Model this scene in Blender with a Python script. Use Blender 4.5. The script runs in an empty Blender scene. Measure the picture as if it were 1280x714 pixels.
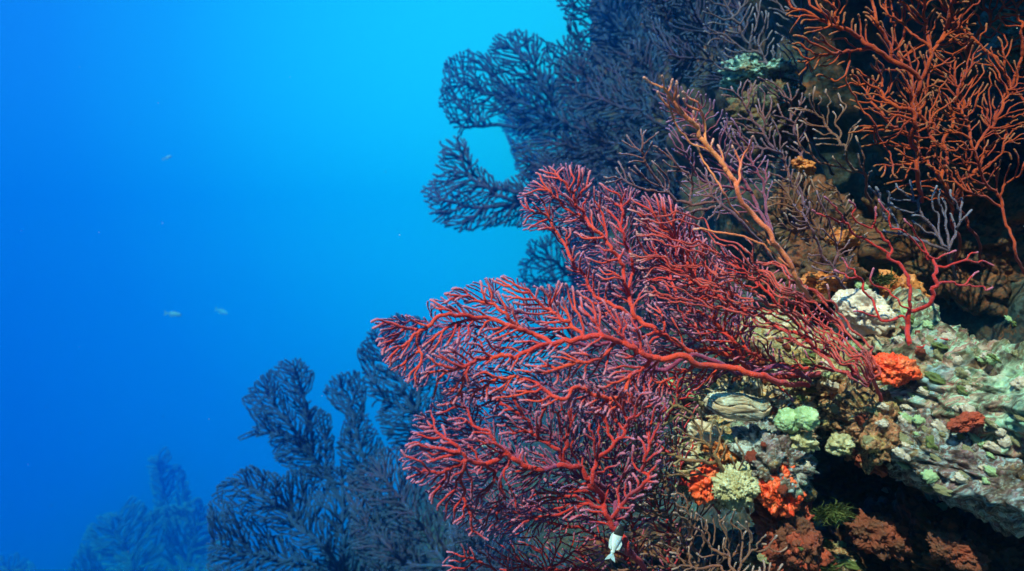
import bpy, bmesh, math, random
import numpy as np
from mathutils import Vector
R = math.radians
sc = bpy.context.scene
col = sc.collection

# ---------------------------------------------------------------- camera, water light, sun, exposure
FOV = 70.0
KX = 2 * math.tan(R(FOV / 2))
cam_d = bpy.data.cameras.new("camera"); cam = bpy.data.objects.new("camera", cam_d); col.objects.link(cam)
cam_d.sensor_width = 36; cam_d.sensor_fit = 'HORIZONTAL'; cam_d.angle = R(FOV)
cam.location = (0, 0, 0); cam.rotation_euler = (R(90), 0, 0)
cam_d.clip_start = 0.02; cam_d.clip_end = 500
cam_d.dof.use_dof = True; cam_d.dof.focus_distance = 0.66; cam_d.dof.aperture_fstop = 9
sc.camera = cam
sc.view_settings.view_transform = 'Standard'; sc.view_settings.look = 'None'
sc.view_settings.exposure = 0.88; sc.view_settings.gamma = 1.0
sc.render.engine = 'CYCLES'
sc.cycles.use_denoising = True
sc.cycles.max_bounces = 6; sc.cycles.diffuse_bounces = 2; sc.cycles.glossy_bounces = 2
sc.cycles.volume_bounces = 2; sc.cycles.transparent_max_bounces = 8

SUN_DIR = Vector((-0.38, -0.70, 0.88)).normalized()       # towards the sun
w = bpy.data.worlds.new("World"); sc.world = w; w.use_nodes = True
nt = w.node_tree; nt.nodes.clear()
out = nt.nodes.new('ShaderNodeOutputWorld'); bg = nt.nodes.new('ShaderNodeBackground')
sky = nt.nodes.new('ShaderNodeTexSky'); sky.sky_type = 'NISHITA'; sky.sun_disc = False
sky.sun_elevation = math.asin(SUN_DIR.z); sky.sun_rotation = math.atan2(SUN_DIR.x, SUN_DIR.y)
tc = nt.nodes.new('ShaderNodeTexCoord')
def wdot(vec, lo, hi):
    d = nt.nodes.new('ShaderNodeVectorMath'); d.operation = 'DOT_PRODUCT'
    v = Vector(vec).normalized(); d.inputs[1].default_value = v
    nt.links.new(tc.outputs['Generated'], d.inputs[0])
    m = nt.nodes.new('ShaderNodeMapRange'); m.interpolation_type = 'SMOOTHSTEP'
    m.inputs['From Min'].default_value = lo; m.inputs['From Max'].default_value = hi
    nt.links.new(d.outputs['Value'], m.inputs['Value']); return m.outputs['Result']
def wmix(f, a, b):
    m = nt.nodes.new('ShaderNodeMix'); m.data_type = 'RGBA'
    nt.links.new(f, m.inputs['Factor'])
    for s, i in ((a, 6), (b, 7)):
        if isinstance(s, tuple): m.inputs[i].default_value = (*s, 1)
        else: nt.links.new(s, m.inputs[i])
    return m.outputs[2]
# open water seen from inside: cyan towards the lit surface, deep blue to the side and below, dark behind the diver
def wramp(vec, stops):
    d = nt.nodes.new('ShaderNodeVectorMath'); d.operation = 'DOT_PRODUCT'; d.inputs[1].default_value = Vector(vec).normalized()
    nt.links.new(tc.outputs['Generated'], d.inputs[0])
    m = nt.nodes.new('ShaderNodeMapRange'); m.inputs['From Min'].default_value = 0.5; nt.links.new(d.outputs['Value'], m.inputs['Value'])
    r = nt.nodes.new('ShaderNodeValToRGB'); r.color_ramp.interpolation = 'EASE'; e = r.color_ramp.elements
    e[0].position = stops[0][0]; e[0].color = (*stops[0][1], 1); e[1].position = stops[-1][0]; e[1].color = (*stops[-1][1], 1)
    for p, c in stops[1:-1]: k = e.new(p); k.color = (*c, 1)
    r.color_ramp.interpolation = 'LINEAR'
    nt.links.new(m.outputs[0], r.inputs[0]); return r.outputs[0]
WG = 1.15
front = wramp((0.03, 1, 0.27), [(0.0, (0.002 * WG, 0.042 * WG, 0.306 * WG)), (0.48, (0.002 * WG, 0.091 * WG, 0.424 * WG)), (0.68, (0.003 * WG, 0.126 * WG, 0.458 * WG)), (0.80, (0.003 * WG, 0.182 * WG, 0.492 * WG)), (0.89, (0.004 * WG, 0.252 * WG, 0.526 * WG)), (1.0, (0.006 * WG, 0.336 * WG, 0.560 * WG))])
rear = wmix(wdot((0.0, 0.0, 1.0), -0.2, 1.0), (0.0012, 0.008, 0.030), (0.03, 0.17, 0.30))
water_light = wmix(wdot((-0.25, 1, 0.10), -0.15, 0.75), rear, front)
add = nt.nodes.new('ShaderNodeMix'); add.data_type = 'RGBA'; add.blend_type = 'ADD'; add.inputs['Factor'].default_value = 0.003
nt.links.new(water_light, add.inputs[6]); nt.links.new(sky.outputs[0], add.inputs[7])
nt.links.new(add.outputs[2], bg.inputs['Color']); bg.inputs['Strength'].default_value = 1.0
nt.links.new(bg.outputs[0], out.inputs['Surface'])

sun_d = bpy.data.lights.new("sun", 'SUN'); sun_d.energy = 5.0; sun_d.angle = R(0.5); sun_d.color = (1.0, 0.82, 0.64)
sun = bpy.data.objects.new("sun", sun_d); col.objects.link(sun)
sun.rotation_euler = (-SUN_DIR).to_track_quat('-Z', 'Y').to_euler()

# ---------------------------------------------------------------- helpers
def at(px, py, Y):
    return Vector(((px - 640) / 1280 * KX * Y, Y, (357 - py) / 1280 * KX * Y))
def atn(p, Y):
    return np.stack([(p[:, 0] - 640) / 1280 * KX * Y, Y, (357 - p[:, 1]) / 1280 * KX * Y], 1)

def _h(ix, iy, iz, s):
    n = (ix.astype(np.int64) * 374761393 + iy.astype(np.int64) * 668265263 + iz.astype(np.int64) * 2147483647 + s * 974634777) & 0xffffffff
    n = ((n ^ (n >> 13)) * 1274126177) & 0xffffffff
    n = ((n ^ (n >> 16)) * 2246822519) & 0xffffffff
    return ((n ^ (n >> 15)) & 0xffffff) / float(0xffffff)
def vnoise(p, s=0):                                        # smooth value noise in -1..1
    i = np.floor(p).astype(np.int64); f = p - i; f = f * f * f * (f * (f * 6 - 15) + 10)
    r = 0
    for dx in (0, 1):
        for dy in (0, 1):
            for dz in (0, 1):
                wgt = (f[:, 0] if dx else 1 - f[:, 0]) * (f[:, 1] if dy else 1 - f[:, 1]) * (f[:, 2] if dz else 1 - f[:, 2])
                r = r + wgt * _h(i[:, 0] + dx, i[:, 1] + dy, i[:, 2] + dz, s)
    return r * 2 - 1
def fbm(p, o=4, s=0, g=0.5):
    r = 0; a = 1
    for k in range(o):
        r = r + a * vnoise(p * (2.03 ** k) + 7.3 * k, s + k); a *= g
    return r
def worley(p, s=0):
    i = np.floor(p).astype(np.int64); best = np.full(len(p), 9.0); sec = np.full(len(p), 9.0)
    for dx in (-1, 0, 1):
        for dy in (-1, 0, 1):
            for dz in (-1, 0, 1):
                c = i + np.array([dx, dy, dz])
                q = np.stack([c[:, k] + _h(c[:, 0], c[:, 1], c[:, 2], s + 11 * k) for k in range(3)], 1)
                d = np.sqrt(((p - q) ** 2).sum(1))
                sec = np.minimum(sec, np.maximum(best, d)); best = np.minimum(best, d)
    return best, sec

def mesh_np(name, V, F, mat, parent=None, smooth=True, attr=None, loc=(0, 0, 0)):
    """V (n,3) world, F list of index arrays (m,k)."""
    me = bpy.data.meshes.new(name)
    V = np.asarray(V, dtype=np.float64) - np.array(loc)
    Fs = [np.asarray(f) for f in F if len(f)]
    loops = np.concatenate([f.ravel() for f in Fs]); tot = np.concatenate([np.full(len(f), f.shape[1]) for f in Fs])
    start = np.concatenate([[0], np.cumsum(tot)[:-1]])
    me.vertices.add(len(V)); me.vertices.foreach_set('co', V.astype(np.float32).ravel())
    me.loops.add(len(loops)); me.loops.foreach_set('vertex_index', loops.astype(np.int32))
    me.polygons.add(len(tot)); me.polygons.foreach_set('loop_start', start.astype(np.int32))
    try: me.polygons.foreach_set('loop_total', tot.astype(np.int32))
    except Exception: pass
    me.polygons.foreach_set('use_smooth', np.full(len(tot), smooth))
    if attr is not None:
        a = me.attributes.new('tip', 'FLOAT', 'POINT'); a.data.foreach_set('value', attr.astype(np.float32))
    me.update(calc_edges=True); me.validate()
    me.materials.append(mat)
    o = bpy.data.objects.new(name, me); col.objects.link(o)
    if parent is not None: o.parent = parent
    else: o.location = loc
    return o
def tag(o, label=None, cat=None, group=None, kind=None):
    if label: o['label'] = label
    if cat: o['category'] = cat
    if group: o['group'] = group
    if kind: o['kind'] = kind
    return o
def empty(name, loc, label, cat, group=None):
    o = bpy.data.objects.new(name, None); o.location = loc; o.empty_display_size = 0.02; col.objects.link(o)
    return tag(o, label, cat, group)

# ---------------------------------------------------------------- materials
def newmat(name):
    m = bpy.data.materials.new(name); m.use_nodes = True
    return m, m.node_tree, m.node_tree.nodes['Principled BSDF']
def noise_node(nt, scale, detail=3, vec=None, dist=0.0):
    n = nt.nodes.new('ShaderNodeTexNoise'); n.inputs['Scale'].default_value = scale; n.inputs['Detail'].default_value = detail
    n.inputs['Distortion'].default_value = dist
    if vec is None:
        t = nt.nodes.new('ShaderNodeTexCoord'); vec = t.outputs['Object']
    nt.links.new(vec, n.inputs['Vector']); return n
def ramp(nt, fac, stops, interp='LINEAR'):
    r = nt.nodes.new('ShaderNodeValToRGB'); r.color_ramp.interpolation = interp
    e = r.color_ramp.elements
    while len(e) > 1: e.remove(e[-1])
    e[0].position = stops[0][0]; e[0].color = (*stops[0][1], 1)
    for p, c in stops[1:]:
        k = e.new(p); k.color = (*c, 1)
    nt.links.new(fac, r.inputs[0]); return r
def mixc(nt, f, a, b, mode='MIX'):
    m = nt.nodes.new('ShaderNodeMix'); m.data_type = 'RGBA'; m.blend_type = mode
    if isinstance(f, (int, float)): m.inputs['Factor'].default_value = f
    else: nt.links.new(f, m.inputs['Factor'])
    for s, i in ((a, 6), (b, 7)):
        if isinstance(s, tuple): m.inputs[i].default_value = (*s, 1)
        else: nt.links.new(s, m.inputs[i])
    return m.outputs[2]

def coral_mat(name, base, alt, tipc, sheen=(0.6, 0.45, 0.9), sw=0.5, bump=0.7, scale=26):
    m, nt, b = newmat(name)
    n = noise_node(nt, scale, 3)
    c = ramp(nt, n.outputs['Fac'], [(0.35, base), (0.65, alt)]).outputs[0]
    n3 = noise_node(nt, 900, 2)
    c = mixc(nt, ramp(nt, n3.outputs['Fac'], [(0.45, (0, 0, 0)), (0.7, (0.25, 0.25, 0.25))]).outputs[0], c, tipc)
    a = nt.nodes.new('ShaderNodeAttribute'); a.attribute_name = 'tip'
    c = mixc(nt, a.outputs['Fac'], c, tipc)
    nt.links.new(c, b.inputs['Base Color'])
    b.inputs['Roughness'].default_value = 0.8
    b.inputs['Specular IOR Level'].default_value = 0.10
    b.inputs['Sheen Weight'].default_value = sw; b.inputs['Sheen Roughness'].default_value = 0.4
    b.inputs['Sheen Tint'].default_value = (*sheen, 1)
    n2 = noise_node(nt, 1400, 2); bp = nt.nodes.new('ShaderNodeBump'); bp.inputs['Strength'].default_value = bump
    bp.inputs['Distance'].default_value = 0.0012
    nt.links.new(n2.outputs['Fac'], bp.inputs['Height']); nt.links.new(bp.outputs[0], b.inputs['Normal'])
    return m
def plain_mat(name, c1, c2, scale=60, rough=0.7, bump=0.4, bscale=300, bd=0.001, sss=0.0):
    m, nt, b = newmat(name)
    n = noise_node(nt, scale, 4)
    nt.links.new(ramp(nt, n.outputs['Fac'], [(0.35, c1), (0.65, c2)]).outputs[0], b.inputs['Base Color'])
    b.inputs['Roughness'].default_value = rough
    n2 = noise_node(nt, bscale, 4); bp = nt.nodes.new('ShaderNodeBump'); bp.inputs['Strength'].default_value = bump
    bp.inputs['Distance'].default_value = bd
    nt.links.new(n2.outputs['Fac'], bp.inputs['Height']); nt.links.new(bp.outputs[0], b.inputs['Normal'])
    if 'sponge' in name:
        t_ = nt.nodes.new('ShaderNodeTexCoord'); vo = nt.nodes.new('ShaderNodeTexVoronoi'); vo.inputs['Scale'].default_value = 330
        nt.links.new(t_.outputs['Object'], vo.inputs['Vector'])
        pc_ = ramp(nt, vo.outputs['Distance'], [(0.14, (0.9, 0.9, 0.9)), (0.34, (0, 0, 0))]).outputs[0]
        src_ = b.inputs['Base Color'].links[0].from_socket
        nb_ = noise_node(nt, 110, 3)
        c_ = mixc(nt, ramp(nt, nb_.outputs['Fac'], [(0.45, (0, 0, 0)), (0.75, (0.6, 0.6, 0.6))]).outputs[0], src_, (0.70, 0.26, 0.10))
        nt.links.new(mixc(nt, pc_, c_, tuple(x * 0.22 for x in c1)), b.inputs['Base Color'])
    if sss:
        b.inputs['Subsurface Weight'].default_value = sss; b.inputs['Subsurface Radius'].default_value = (0.01, 0.003, 0.002)
    return m
def reef_mat(name, pal, scale=40, rot=(0, 0.6, 0), stretch=(0.35, 1, 1), crev=(0.035, 0.014, 0.008), speck=(0.70, 0.72, 0.60), specka=0.22, bump=0.6):
    """encrusted rock: irregular stretched patches from a palette, finer patches over it, pale grains, fine relief"""
    m, nt, b = newmat(name)
    t = nt.nodes.new('ShaderNodeTexCoord'); mp = nt.nodes.new('ShaderNodeMapping')
    mp.inputs['Rotation'].default_value = rot; mp.inputs['Scale'].default_value = stretch
    vr = nt.nodes.new('ShaderNodeVectorRotate'); vr.rotation_type = 'EULER_XYZ'; vr.inputs['Rotation'].default_value = rot
    nt.links.new(t.outputs['Object'], vr.inputs['Vector'])
    nt.links.new(vr.outputs[0], mp.inputs['Vector']); mp.inputs['Rotation'].default_value = (0, 0, 0)
    v = mp.outputs[0]
    wn = noise_node(nt, scale * 2.5, 4, v)
    va = nt.nodes.new('ShaderNodeVectorMath'); va.operation = 'MULTIPLY_ADD'
    nt.links.new(wn.outputs['Color'], va.inputs[0]); va.inputs[1].default_value = (1.6 / scale,) * 3; nt.links.new(v, va.inputs[2])
    vo = nt.nodes.new('ShaderNodeTexVoronoi'); vo.inputs['Scale'].default_value = scale; nt.links.new(va.outputs[0], vo.inputs['Vector'])
    sp = nt.nodes.new('ShaderNodeSeparateColor'); nt.links.new(vo.outputs['Color'], sp.inputs[0])
    k = len(pal)
    c1 = ramp(nt, sp.outputs[0], [(i / k, pal[i]) for i in range(k)], 'CONSTANT').outputs[0]
    vo2 = nt.nodes.new('ShaderNodeTexVoronoi'); vo2.inputs['Scale'].default_value = scale * 3.3; nt.links.new(va.outputs[0], vo2.inputs['Vector'])
    sp2 = nt.nodes.new('ShaderNodeSeparateColor'); nt.links.new(vo2.outputs['Color'], sp2.inputs[0])
    nz = noise_node(nt, scale * 1.1, 5, va.outputs[0], 0.6)
    c2 = ramp(nt, nz.outputs['Fac'], [(0.28 + 0.44 * i / (k - 1), pal[(i * 3 + 1) % k]) for i in range(k)]).outputs[0]
    nm = noise_node(nt, scale * 1.7, 4, v)
    c = mixc(nt, ramp(nt, nm.outputs['Fac'], [(0.34, (0, 0, 0)), (0.56, (1, 1, 1))]).outputs[0], c1, c2)
    ns = noise_node(nt, scale * 16, 3, v)
    c = mixc(nt, ramp(nt, ns.outputs['Fac'], [(0.52, (0, 0, 0)), (0.66, (specka,) * 3)]).outputs[0], c, speck)
    nc = noise_node(nt, scale * 5, 5, v)
    c = mixc(nt, ramp(nt, nc.outputs['Fac'], [(0.36, (0.95, 0.95, 0.95)), (0.54, (0, 0, 0))]).outputs[0], c, crev)
    nt.links.new(c, b.inputs['Base Color'])
    b.inputs['Roughness'].default_value = 0.75; b.inputs['Specular IOR Level'].default_value = 0.3
    nb = noise_node(nt, scale * 9, 5, v); bp = nt.nodes.new('ShaderNodeBump'); bp.inputs['Strength'].default_value = bump
    bp.inputs['Distance'].default_value = 0.0022
    nt.links.new(nb.outputs['Fac'], bp.inputs['Height']); nt.links.new(bp.outputs[0], b.inputs['Normal'])
    return m

# ---------------------------------------------------------------- sea fans
def in_poly(P, poly):
    x, y = P[:, 0], P[:, 1]; r = np.zeros(len(P), bool); n = len(poly); j = n - 1
    for i in range(n):
        xi, yi = poly[i]; xj, yj = poly[j]
        c = ((yi > y) != (yj > y)) & (x < (xj - xi) * (y - yi) / ((yj - yi) or 1e-9) + xi)
        r ^= c; j = i
    return r
def resample(pts, step, rng, wob=1.0):
    pts = np.array(pts, float)
    # Catmull-Rom through the traced points
    q = np.vstack([2 * pts[0] - pts[1], pts, 2 * pts[-1] - pts[-2]]); o = []
    for i in range(1, len(q) - 2):
        t = np.linspace(0, 1, 24, endpoint=False)[:, None]
        a, b, c, d = q[i - 1], q[i], q[i + 1], q[i + 2]
        o.append(0.5 * ((2 * b) + (-a + c) * t + (2 * a - 5 * b + 4 * c - d) * t ** 2 + (-a + 3 * b - 3 * c + d) * t ** 3))
    o = np.vstack(o + [pts[-1:]])
    s = np.concatenate([[0], np.cumsum(np.sqrt((np.diff(o, axis=0) ** 2).sum(1)))])
    n = max(2, int(s[-1] / step)); u = np.linspace(0, s[-1], n + 1)
    p = np.stack([np.interp(u, s, o[:, k]) for k in (0, 1)], 1)
    w_ = np.cumsum(rng.normal(0, 0.25 * wob, p.shape), 0); w_ -= np.linspace(0, 1, len(p))[:, None] * w_[-1]
    return p + w_ * 0.6
def grow(poly, guides, spacing, step, seed, inertia=0.5, gap=0.0, wander=0.25):
    """branches of a fan: the cheapest paths from the foot to evenly strewn points inside the outline, the traced main branches being
    the cheapest way; so twigs leave at narrow angles and run side by side"""
    rng = np.random.default_rng(seed); poly = np.array(poly, float)
    G = []; gpar = []
    for g in guides:
        q = resample(g, spacing * 0.45, rng, 0.6)
        if not G: gpar += list(range(-1, len(q) - 1)); G += list(q); continue
        A = np.array(G); k = int(((A - q[0]) ** 2).sum(1).argmin())
        if ((A[k] - q[0]) ** 2).sum() < spacing ** 2: q = q[1:]
        b0 = len(G); gpar += [k] + list(range(b0, b0 + len(q) - 1)); G += list(q)
    G = np.array(G); ng = len(G)
    lo, hi = poly.min(0), poly.max(0); cand = rng.uniform(lo, hi, (int((hi - lo).prod() / spacing ** 2 * 9), 2)); cand = cand[in_poly(cand, poly)]
    if gap: 
        nz = fbm(np.c_[cand * 0.03, np.full(len(cand), seed * 3.7)], 2, seed); cand = cand[nz > -1.15 + gap * 1.15]
    cell = {}; pts = []
    def near(p, r):
        cx, cy = int(p[0] // spacing), int(p[1] // spacing)
        for i in (cx - 1, cx, cx + 1):
            for j in (cy - 1, cy, cy + 1):
                for k in cell.get((i, j), ()):
                    if (pts[k][0] - p[0]) ** 2 + (pts[k][1] - p[1]) ** 2 < r: return True
        return False
    def put(p): cell.setdefault((int(p[0] // spacing), int(p[1] // spacing)), []).append(len(pts)); pts.append(p)
    for p in G.tolist(): put(p)
    r2 = (spacing * 0.78) ** 2; g2 = (spacing * 1.12) ** 2
    nearg = np.array([((G - p) ** 2).sum(1).min() for p in cand])
    for p in cand[nearg > g2].tolist():
        if not near(p, r2): put(p)
    P = np.array(pts); n = len(P)
    import heapq
    from mathutils.kdtree import KDTree
    kd = KDTree(n)
    for i in range(n): kd.insert((P[i, 0], P[i, 1], 0), i)
    kd.balance()
    cost = np.full(n, 1e18); par = np.full(n, -1); fixed = np.zeros(n, bool); D = np.zeros((n, 2))
    cost[0] = 0
    for i in range(1, ng):
        k = gpar[i]; cost[i] = cost[k] + 0.88 * np.linalg.norm(P[i] - P[k]); par[i] = k
        D[i] = (P[i] - P[k]) / (np.linalg.norm(P[i] - P[k]) + 1e-9)
    fixed[:ng] = True; D[0] = D[1] if ng > 1 else 0
    h = [(cost[i], i) for i in range(ng)]; heapq.heapify(h); done = np.zeros(n, bool)
    turn = 0.35 + 0.5 * inertia; cost_l = cost.tolist(); rnd = rng.uniform(1 - wander, 1 + wander, n).tolist()
    while h:
        c, i = heapq.heappop(h)
        if done[i] or c > cost_l[i] + 1e-9: continue
        done[i] = True
        for co, j, dist in kd.find_range((P[i, 0], P[i, 1], 0), spacing * 2.1):
            if done[j] or fixed[j] or dist < 1e-6: continue
            v = (P[j] - P[i]) / dist; cosn = v[0] * D[i, 0] + v[1] * D[i, 1]
            if cosn < -0.15: continue
            nc = c + dist * rnd[j] * (1 + (1.4 + 1.2 * inertia) * (1 - cosn)) + (2.0 * spacing if i < ng and i > 0 else 0) + dist * dist / spacing * 0.45
            if nc < cost_l[j]: cost_l[j] = nc; par[j] = i; D[j] = 0.55 * v + 0.45 * D[i]; D[j] /= np.linalg.norm(D[j]) + 1e-9; heapq.heappush(h, (nc, j))
    ok = (par >= 0) | (np.arange(n) == 0)
    # prune one-node stubs beside longer branches
    for rep in range(2):
        nk = np.bincount(par[(par >= 0) & ok], minlength=n)
        for i in np.where(ok & (nk == 0) & (par >= 0))[0]:
            if (i >= ng and nk[par[i]] > 1 and rng.random() < (0.7, 0.4)[rep]): ok[i] = False; nk[par[i]] -= 1
    idx = np.where(ok)[0]; mp = np.full(n, -1); mp[idx] = np.arange(len(idx))
    P = P[idx]; par = np.where(par[idx] >= 0, mp[par[idx]], -1); n = len(P)
    def smooth(P, it, wgt):
        for _ in range(it):
            nk = np.zeros(n2); sk = np.zeros_like(P); o = par >= 0
            np.add.at(nk, par[o], 1); np.add.at(sk, par[o], P[o]); m = o & (nk > 0); Q = P.copy()
            Q[m] = (1 - wgt) * P[m] + wgt / 2 * P[par[m]] + wgt / 2 * (sk[m] / nk[m][:, None]); P = Q
        return P
    n2 = n; P = smooth(P, 1, 0.5)
    # subdivide edges, then smooth again
    NP = [P]; newpar = par.copy(); extra = []; epar = []; cur = n
    for i in range(n):
        if par[i] < 0: continue
        a, b = P[par[i]], P[i]; m = int(np.linalg.norm(b - a) / step); last = par[i]
        for k in range(1, m + 1):
            extra.append(a + (b - a) * k / (m + 1) + rng.normal(0, 0.28, 2)); epar.append(last); last = cur; cur += 1
        newpar[i] = last
    P = np.vstack([P, np.array(extra)]); par = np.concatenate([newpar, np.array(epar, int)]); n2 = len(P)
    P = smooth(P, 3, 0.7); W = np.full(n2, seed * 1.7)
    for f, a in ((0.13, 0.30), (0.04, 0.85)):
        q = np.c_[P * f, W]; P = P + a * spacing * np.stack([vnoise(q, seed + 40), vnoise(q, seed + 60)], 1)
    return P, par

ROOT_LINES = []
def fan(name, label, poly, guides, Y, mat, spacing=9, step=3.2, rt=1.25, rmax=6, seed=1, tilt=(0, 0), bulge=0.02, inertia=0.5, gap=0.0,
        K=6, polyps=0, pmat=None, wander=0.5, cat='sea fan', group=None, power=4.2, extra=None, stem_r=2.3, tipcol=1.0, rough=0.004, layers=1, mat2=None):
    root = None
    for lay in range(layers):
        if lay == 0: g = guides
        else:
            rg = np.random.default_rng(seed + 500 + lay); g = []
            for q in guides[:1 + len(guides) // 2]:
                q = [q[0]] + [(x + rg.normal(0, 9), y + rg.normal(0, 9)) for x, y in q[1:max(2, int(len(q) * (0.7 if not g else 0.8)))]]
                if g: q[0] = min(g[0], key=lambda t: (t[0] - q[0][0]) ** 2 + (t[1] - q[0][1]) ** 2)
                g.append(q)
        root = fan_layer(root, name, label, poly, g, Y * (1 + 0.045 * lay), mat if lay == 0 or mat2 is None else mat2, spacing * (0.62 if lay and mat2 else 1), step, rt * (0.62 if lay and mat2 else 1), rmax, seed + 131 * lay, tilt, bulge,
                         inertia, gap * (0.6 if lay else 1), K, polyps, pmat, wander, cat, group, power, stem_r, tipcol, rough, lay)
    return root
def fan_layer(root, name, label, poly, guides, Y, mat, spacing, step, rt, rmax, seed, tilt, bulge, inertia, gap, K, polyps, pmat, wander, cat, group, power, stem_r, tipcol, rough, lay):
    P, par = grow(poly, guides, spacing * (0.66 if Y < 1.0 else 0.54), step, seed, inertia, gap, wander)
    n = len(P); rng = np.random.default_rng(seed + 99)
    kids = [[] for _ in range(n)]
    for i in range(n):
        if par[i] >= 0: kids[par[i]].append(i)
    # order of nodes from root outwards
    order = []; st = [0]; seen = np.zeros(n, bool)
    while st:
        i = st.pop(); order.append(i); seen[i] = True; st.extend(kids[i])
    leaf = np.zeros(n); ht = np.zeros(n)
    for i in reversed(order):
        if not kids[i]: leaf[i] = 1
        if par[i] >= 0: leaf[par[i]] += leaf[i]; ht[par[i]] = max(ht[par[i]], ht[i] + 1)
    rpx = np.minimum((0.80 if Y < 1.2 else 0.70) * rt * leaf ** (1 / power), rmax * 0.58); rpx[leaf == 1] *= 0.95 + 0.2 * (ht[leaf == 1] < 2)
    # 3-D: the fan is a bent, rough surface standing in the water at its own distance
    b = P[0]; d = (P - b)
    Yv = Y + tilt[0] * d[:, 0] / 1000 + tilt[1] * d[:, 1] / 1000
    Yv = Yv + bulge * fbm(np.c_[P * 0.012, np.full(n, seed * 1.3)], 2, seed + 5) + rough * fbm(np.c_[P * 0.03, np.full(n, seed * 2.3)], 2, seed + 8)
    # every branch wanders a little off the surface on its own
    off = np.zeros(n)
    for i in order[1:]:
        p = par[i]; off[i] = off[p] * 0.985 + rng.normal(0, 0.0010 if len(kids[p]) < 2 else 0.0045) * Y
    for _ in range(6):
        nk = np.zeros(n); sk = np.zeros(n); o_k = par >= 0
        np.add.at(nk, par[o_k], 1); np.add.at(sk, par[o_k], off[o_k]); m_ = o_k & (nk > 0); q_ = off.copy()
        q_[m_] = 0.3 * off[m_] + 0.35 * off[par[m_]] + 0.35 * sk[m_] / nk[m_]; off = q_
    Yv = Yv + off
    plen = np.zeros(n)
    for i in order[1:]: plen[i] = plen[par[i]] + np.linalg.norm(P[i] - P[par[i]])
    Yv = Yv + 0.07 * Y * np.clip(1 - plen / 45, 0, 1) ** 2
    V = atn(P, Yv); s = KX / 1280 * Y
    r = rpx * s * (1 + 0.16 * rng.normal(0, 1, n).clip(-1.5, 1.5) * (rpx < 2.2)*0.7) 
    tipf = np.clip(1 - ht / 4.5, 0, 1) * tipcol
    # rings
    vd = np.zeros((n, 3)); ok = par >= 0; vd[ok] = V[ok] - V[par[ok]]
    for i in range(n):
        if par[i] < 0 and kids[i]: vd[i] = V[kids[i][0]] - V[i]
    tn = vd.copy(); main = np.full(n, -1)
    for i in range(n):
        if kids[i]:
            k = max(kids[i], key=lambda c: leaf[c] + 0.01 * ht[c]); main[i] = k; tn[i] = vd[i] / (np.linalg.norm(vd[i]) + 1e-9) + vd[k] / (np.linalg.norm(vd[k]) + 1e-9)
    tn /= np.maximum(np.linalg.norm(tn, axis=1), 1e-9)[:, None]
    def frame(t, jit):
        nrm = np.tile([0.0, 1.0, 0.0], (len(t), 1)); nrm -= (nrm * t).sum(1)[:, None] * t
        nrm /= np.maximum(np.linalg.norm(nrm, axis=1), 1e-6)[:, None]
        return nrm, np.cross(t, nrm)
    def ring(c, t, rr):
        a, bb = frame(t, 0); th = np.arange(K) / K * 2 * np.pi
        return c[:, None] + rr[:, None, None] * (np.cos(th)[None, :, None] * a[:, None] + np.sin(th)[None, :, None] * bb[:, None])
    if root is None: root = empty(name, V[0], label, cat, group)
    thick = rpx >= stem_r
    def build(sel, pname, kind=None):
        """tubes of all edges whose child node is in sel"""
        ch = np.where(sel & ok)[0]
        if len(ch) == 0: return None
        pa = par[ch]; ismain = main[pa] == ch
        # child rings
        C = ring(V[ch], tn[ch], r[ch])
        # start rings: parent's ring for the main child, a thinner one for a side branch
        tS = np.where(ismain[:, None], tn[pa], vd[ch] / np.maximum(np.linalg.norm(vd[ch], axis=1), 1e-9)[:, None])
        rS = np.where(ismain, r[pa], np.minimum(r[ch] * 1.25, r[pa]))
        rS = np.where(sel[pa] | (par[pa] < 0), rS, np.minimum(rS, r[ch] * 1.35))
        S = ring(V[pa], tS, rS)
        m = len(ch); verts = np.concatenate([S.reshape(-1, 3), C.reshape(-1, 3)])
        k0 = np.arange(K); k1 = (k0 + 1) % K; bs = np.arange(m)[:, None] * K
        quads = np.stack([bs + k0, bs + k1, m * K + bs + k1, m * K + bs + k0], 2).reshape(-1, 4)
        at_ = np.concatenate([np.repeat(tipf[pa], K), np.repeat(tipf[ch], K)])
        F = [quads]
        lf = np.where(main[ch] < 0)[0]
        if len(lf):
            L = ch[lf]; base = len(verts)
            B1 = ring(V[L] + tn[L] * (r[L] * 0.9)[:, None], tn[L], r[L] * 0.95); T = V[L] + tn[L] * (r[L] * 1.7)[:, None]
            verts = np.concatenate([verts, B1.reshape(-1, 3), T]); q0 = base; t0 = base + len(L) * K
            a0 = (m * K + lf[:, None] * K); b0 = q0 + np.arange(len(L))[:, None] * K
            F.append(np.stack([a0 + k0, a0 + k1, b0 + k1, b0 + k0], 2).reshape(-1, 4))
            F.append(np.stack([b0 + k0, b0 + k1, np.broadcast_to(t0 + np.arange(len(L))[:, None], (len(L), K))], 2).reshape(-1, 3))
            at_ = np.concatenate([at_, np.ones(len(L) * K + len(L)) * tipcol])
        o = mesh_np(pname, verts, F, mat, root, True, at_, loc=root.location)
        return o
    build(thick, 'stem'); build(~thick, 'branches')
    if polyps:
        cand = np.where(ok & (rpx < 3.2))[0]
        wt = 1 + 2.5 * tipf[cand]; c = rng.choice(cand, polyps * len(cand) // 10, p=wt / wt.sum())
        f = rng.uniform(0, 1, len(c))[:, None]; c0 = V[par[c]] * (1 - f) + V[c] * f
        a, bb = frame(tn[c], 0); th = (np.pi / 2 * rng.choice([-1, 1], len(c)) + rng.normal(0, 0.45, len(c)))[:, None]
        dr = np.cos(th) * a + np.sin(th) * bb; rr = r[c][:, None]
        ln = rng.uniform(0.35, 0.95, len(c))[:, None] * s * 1.5; wd = s * 0.38
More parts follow.
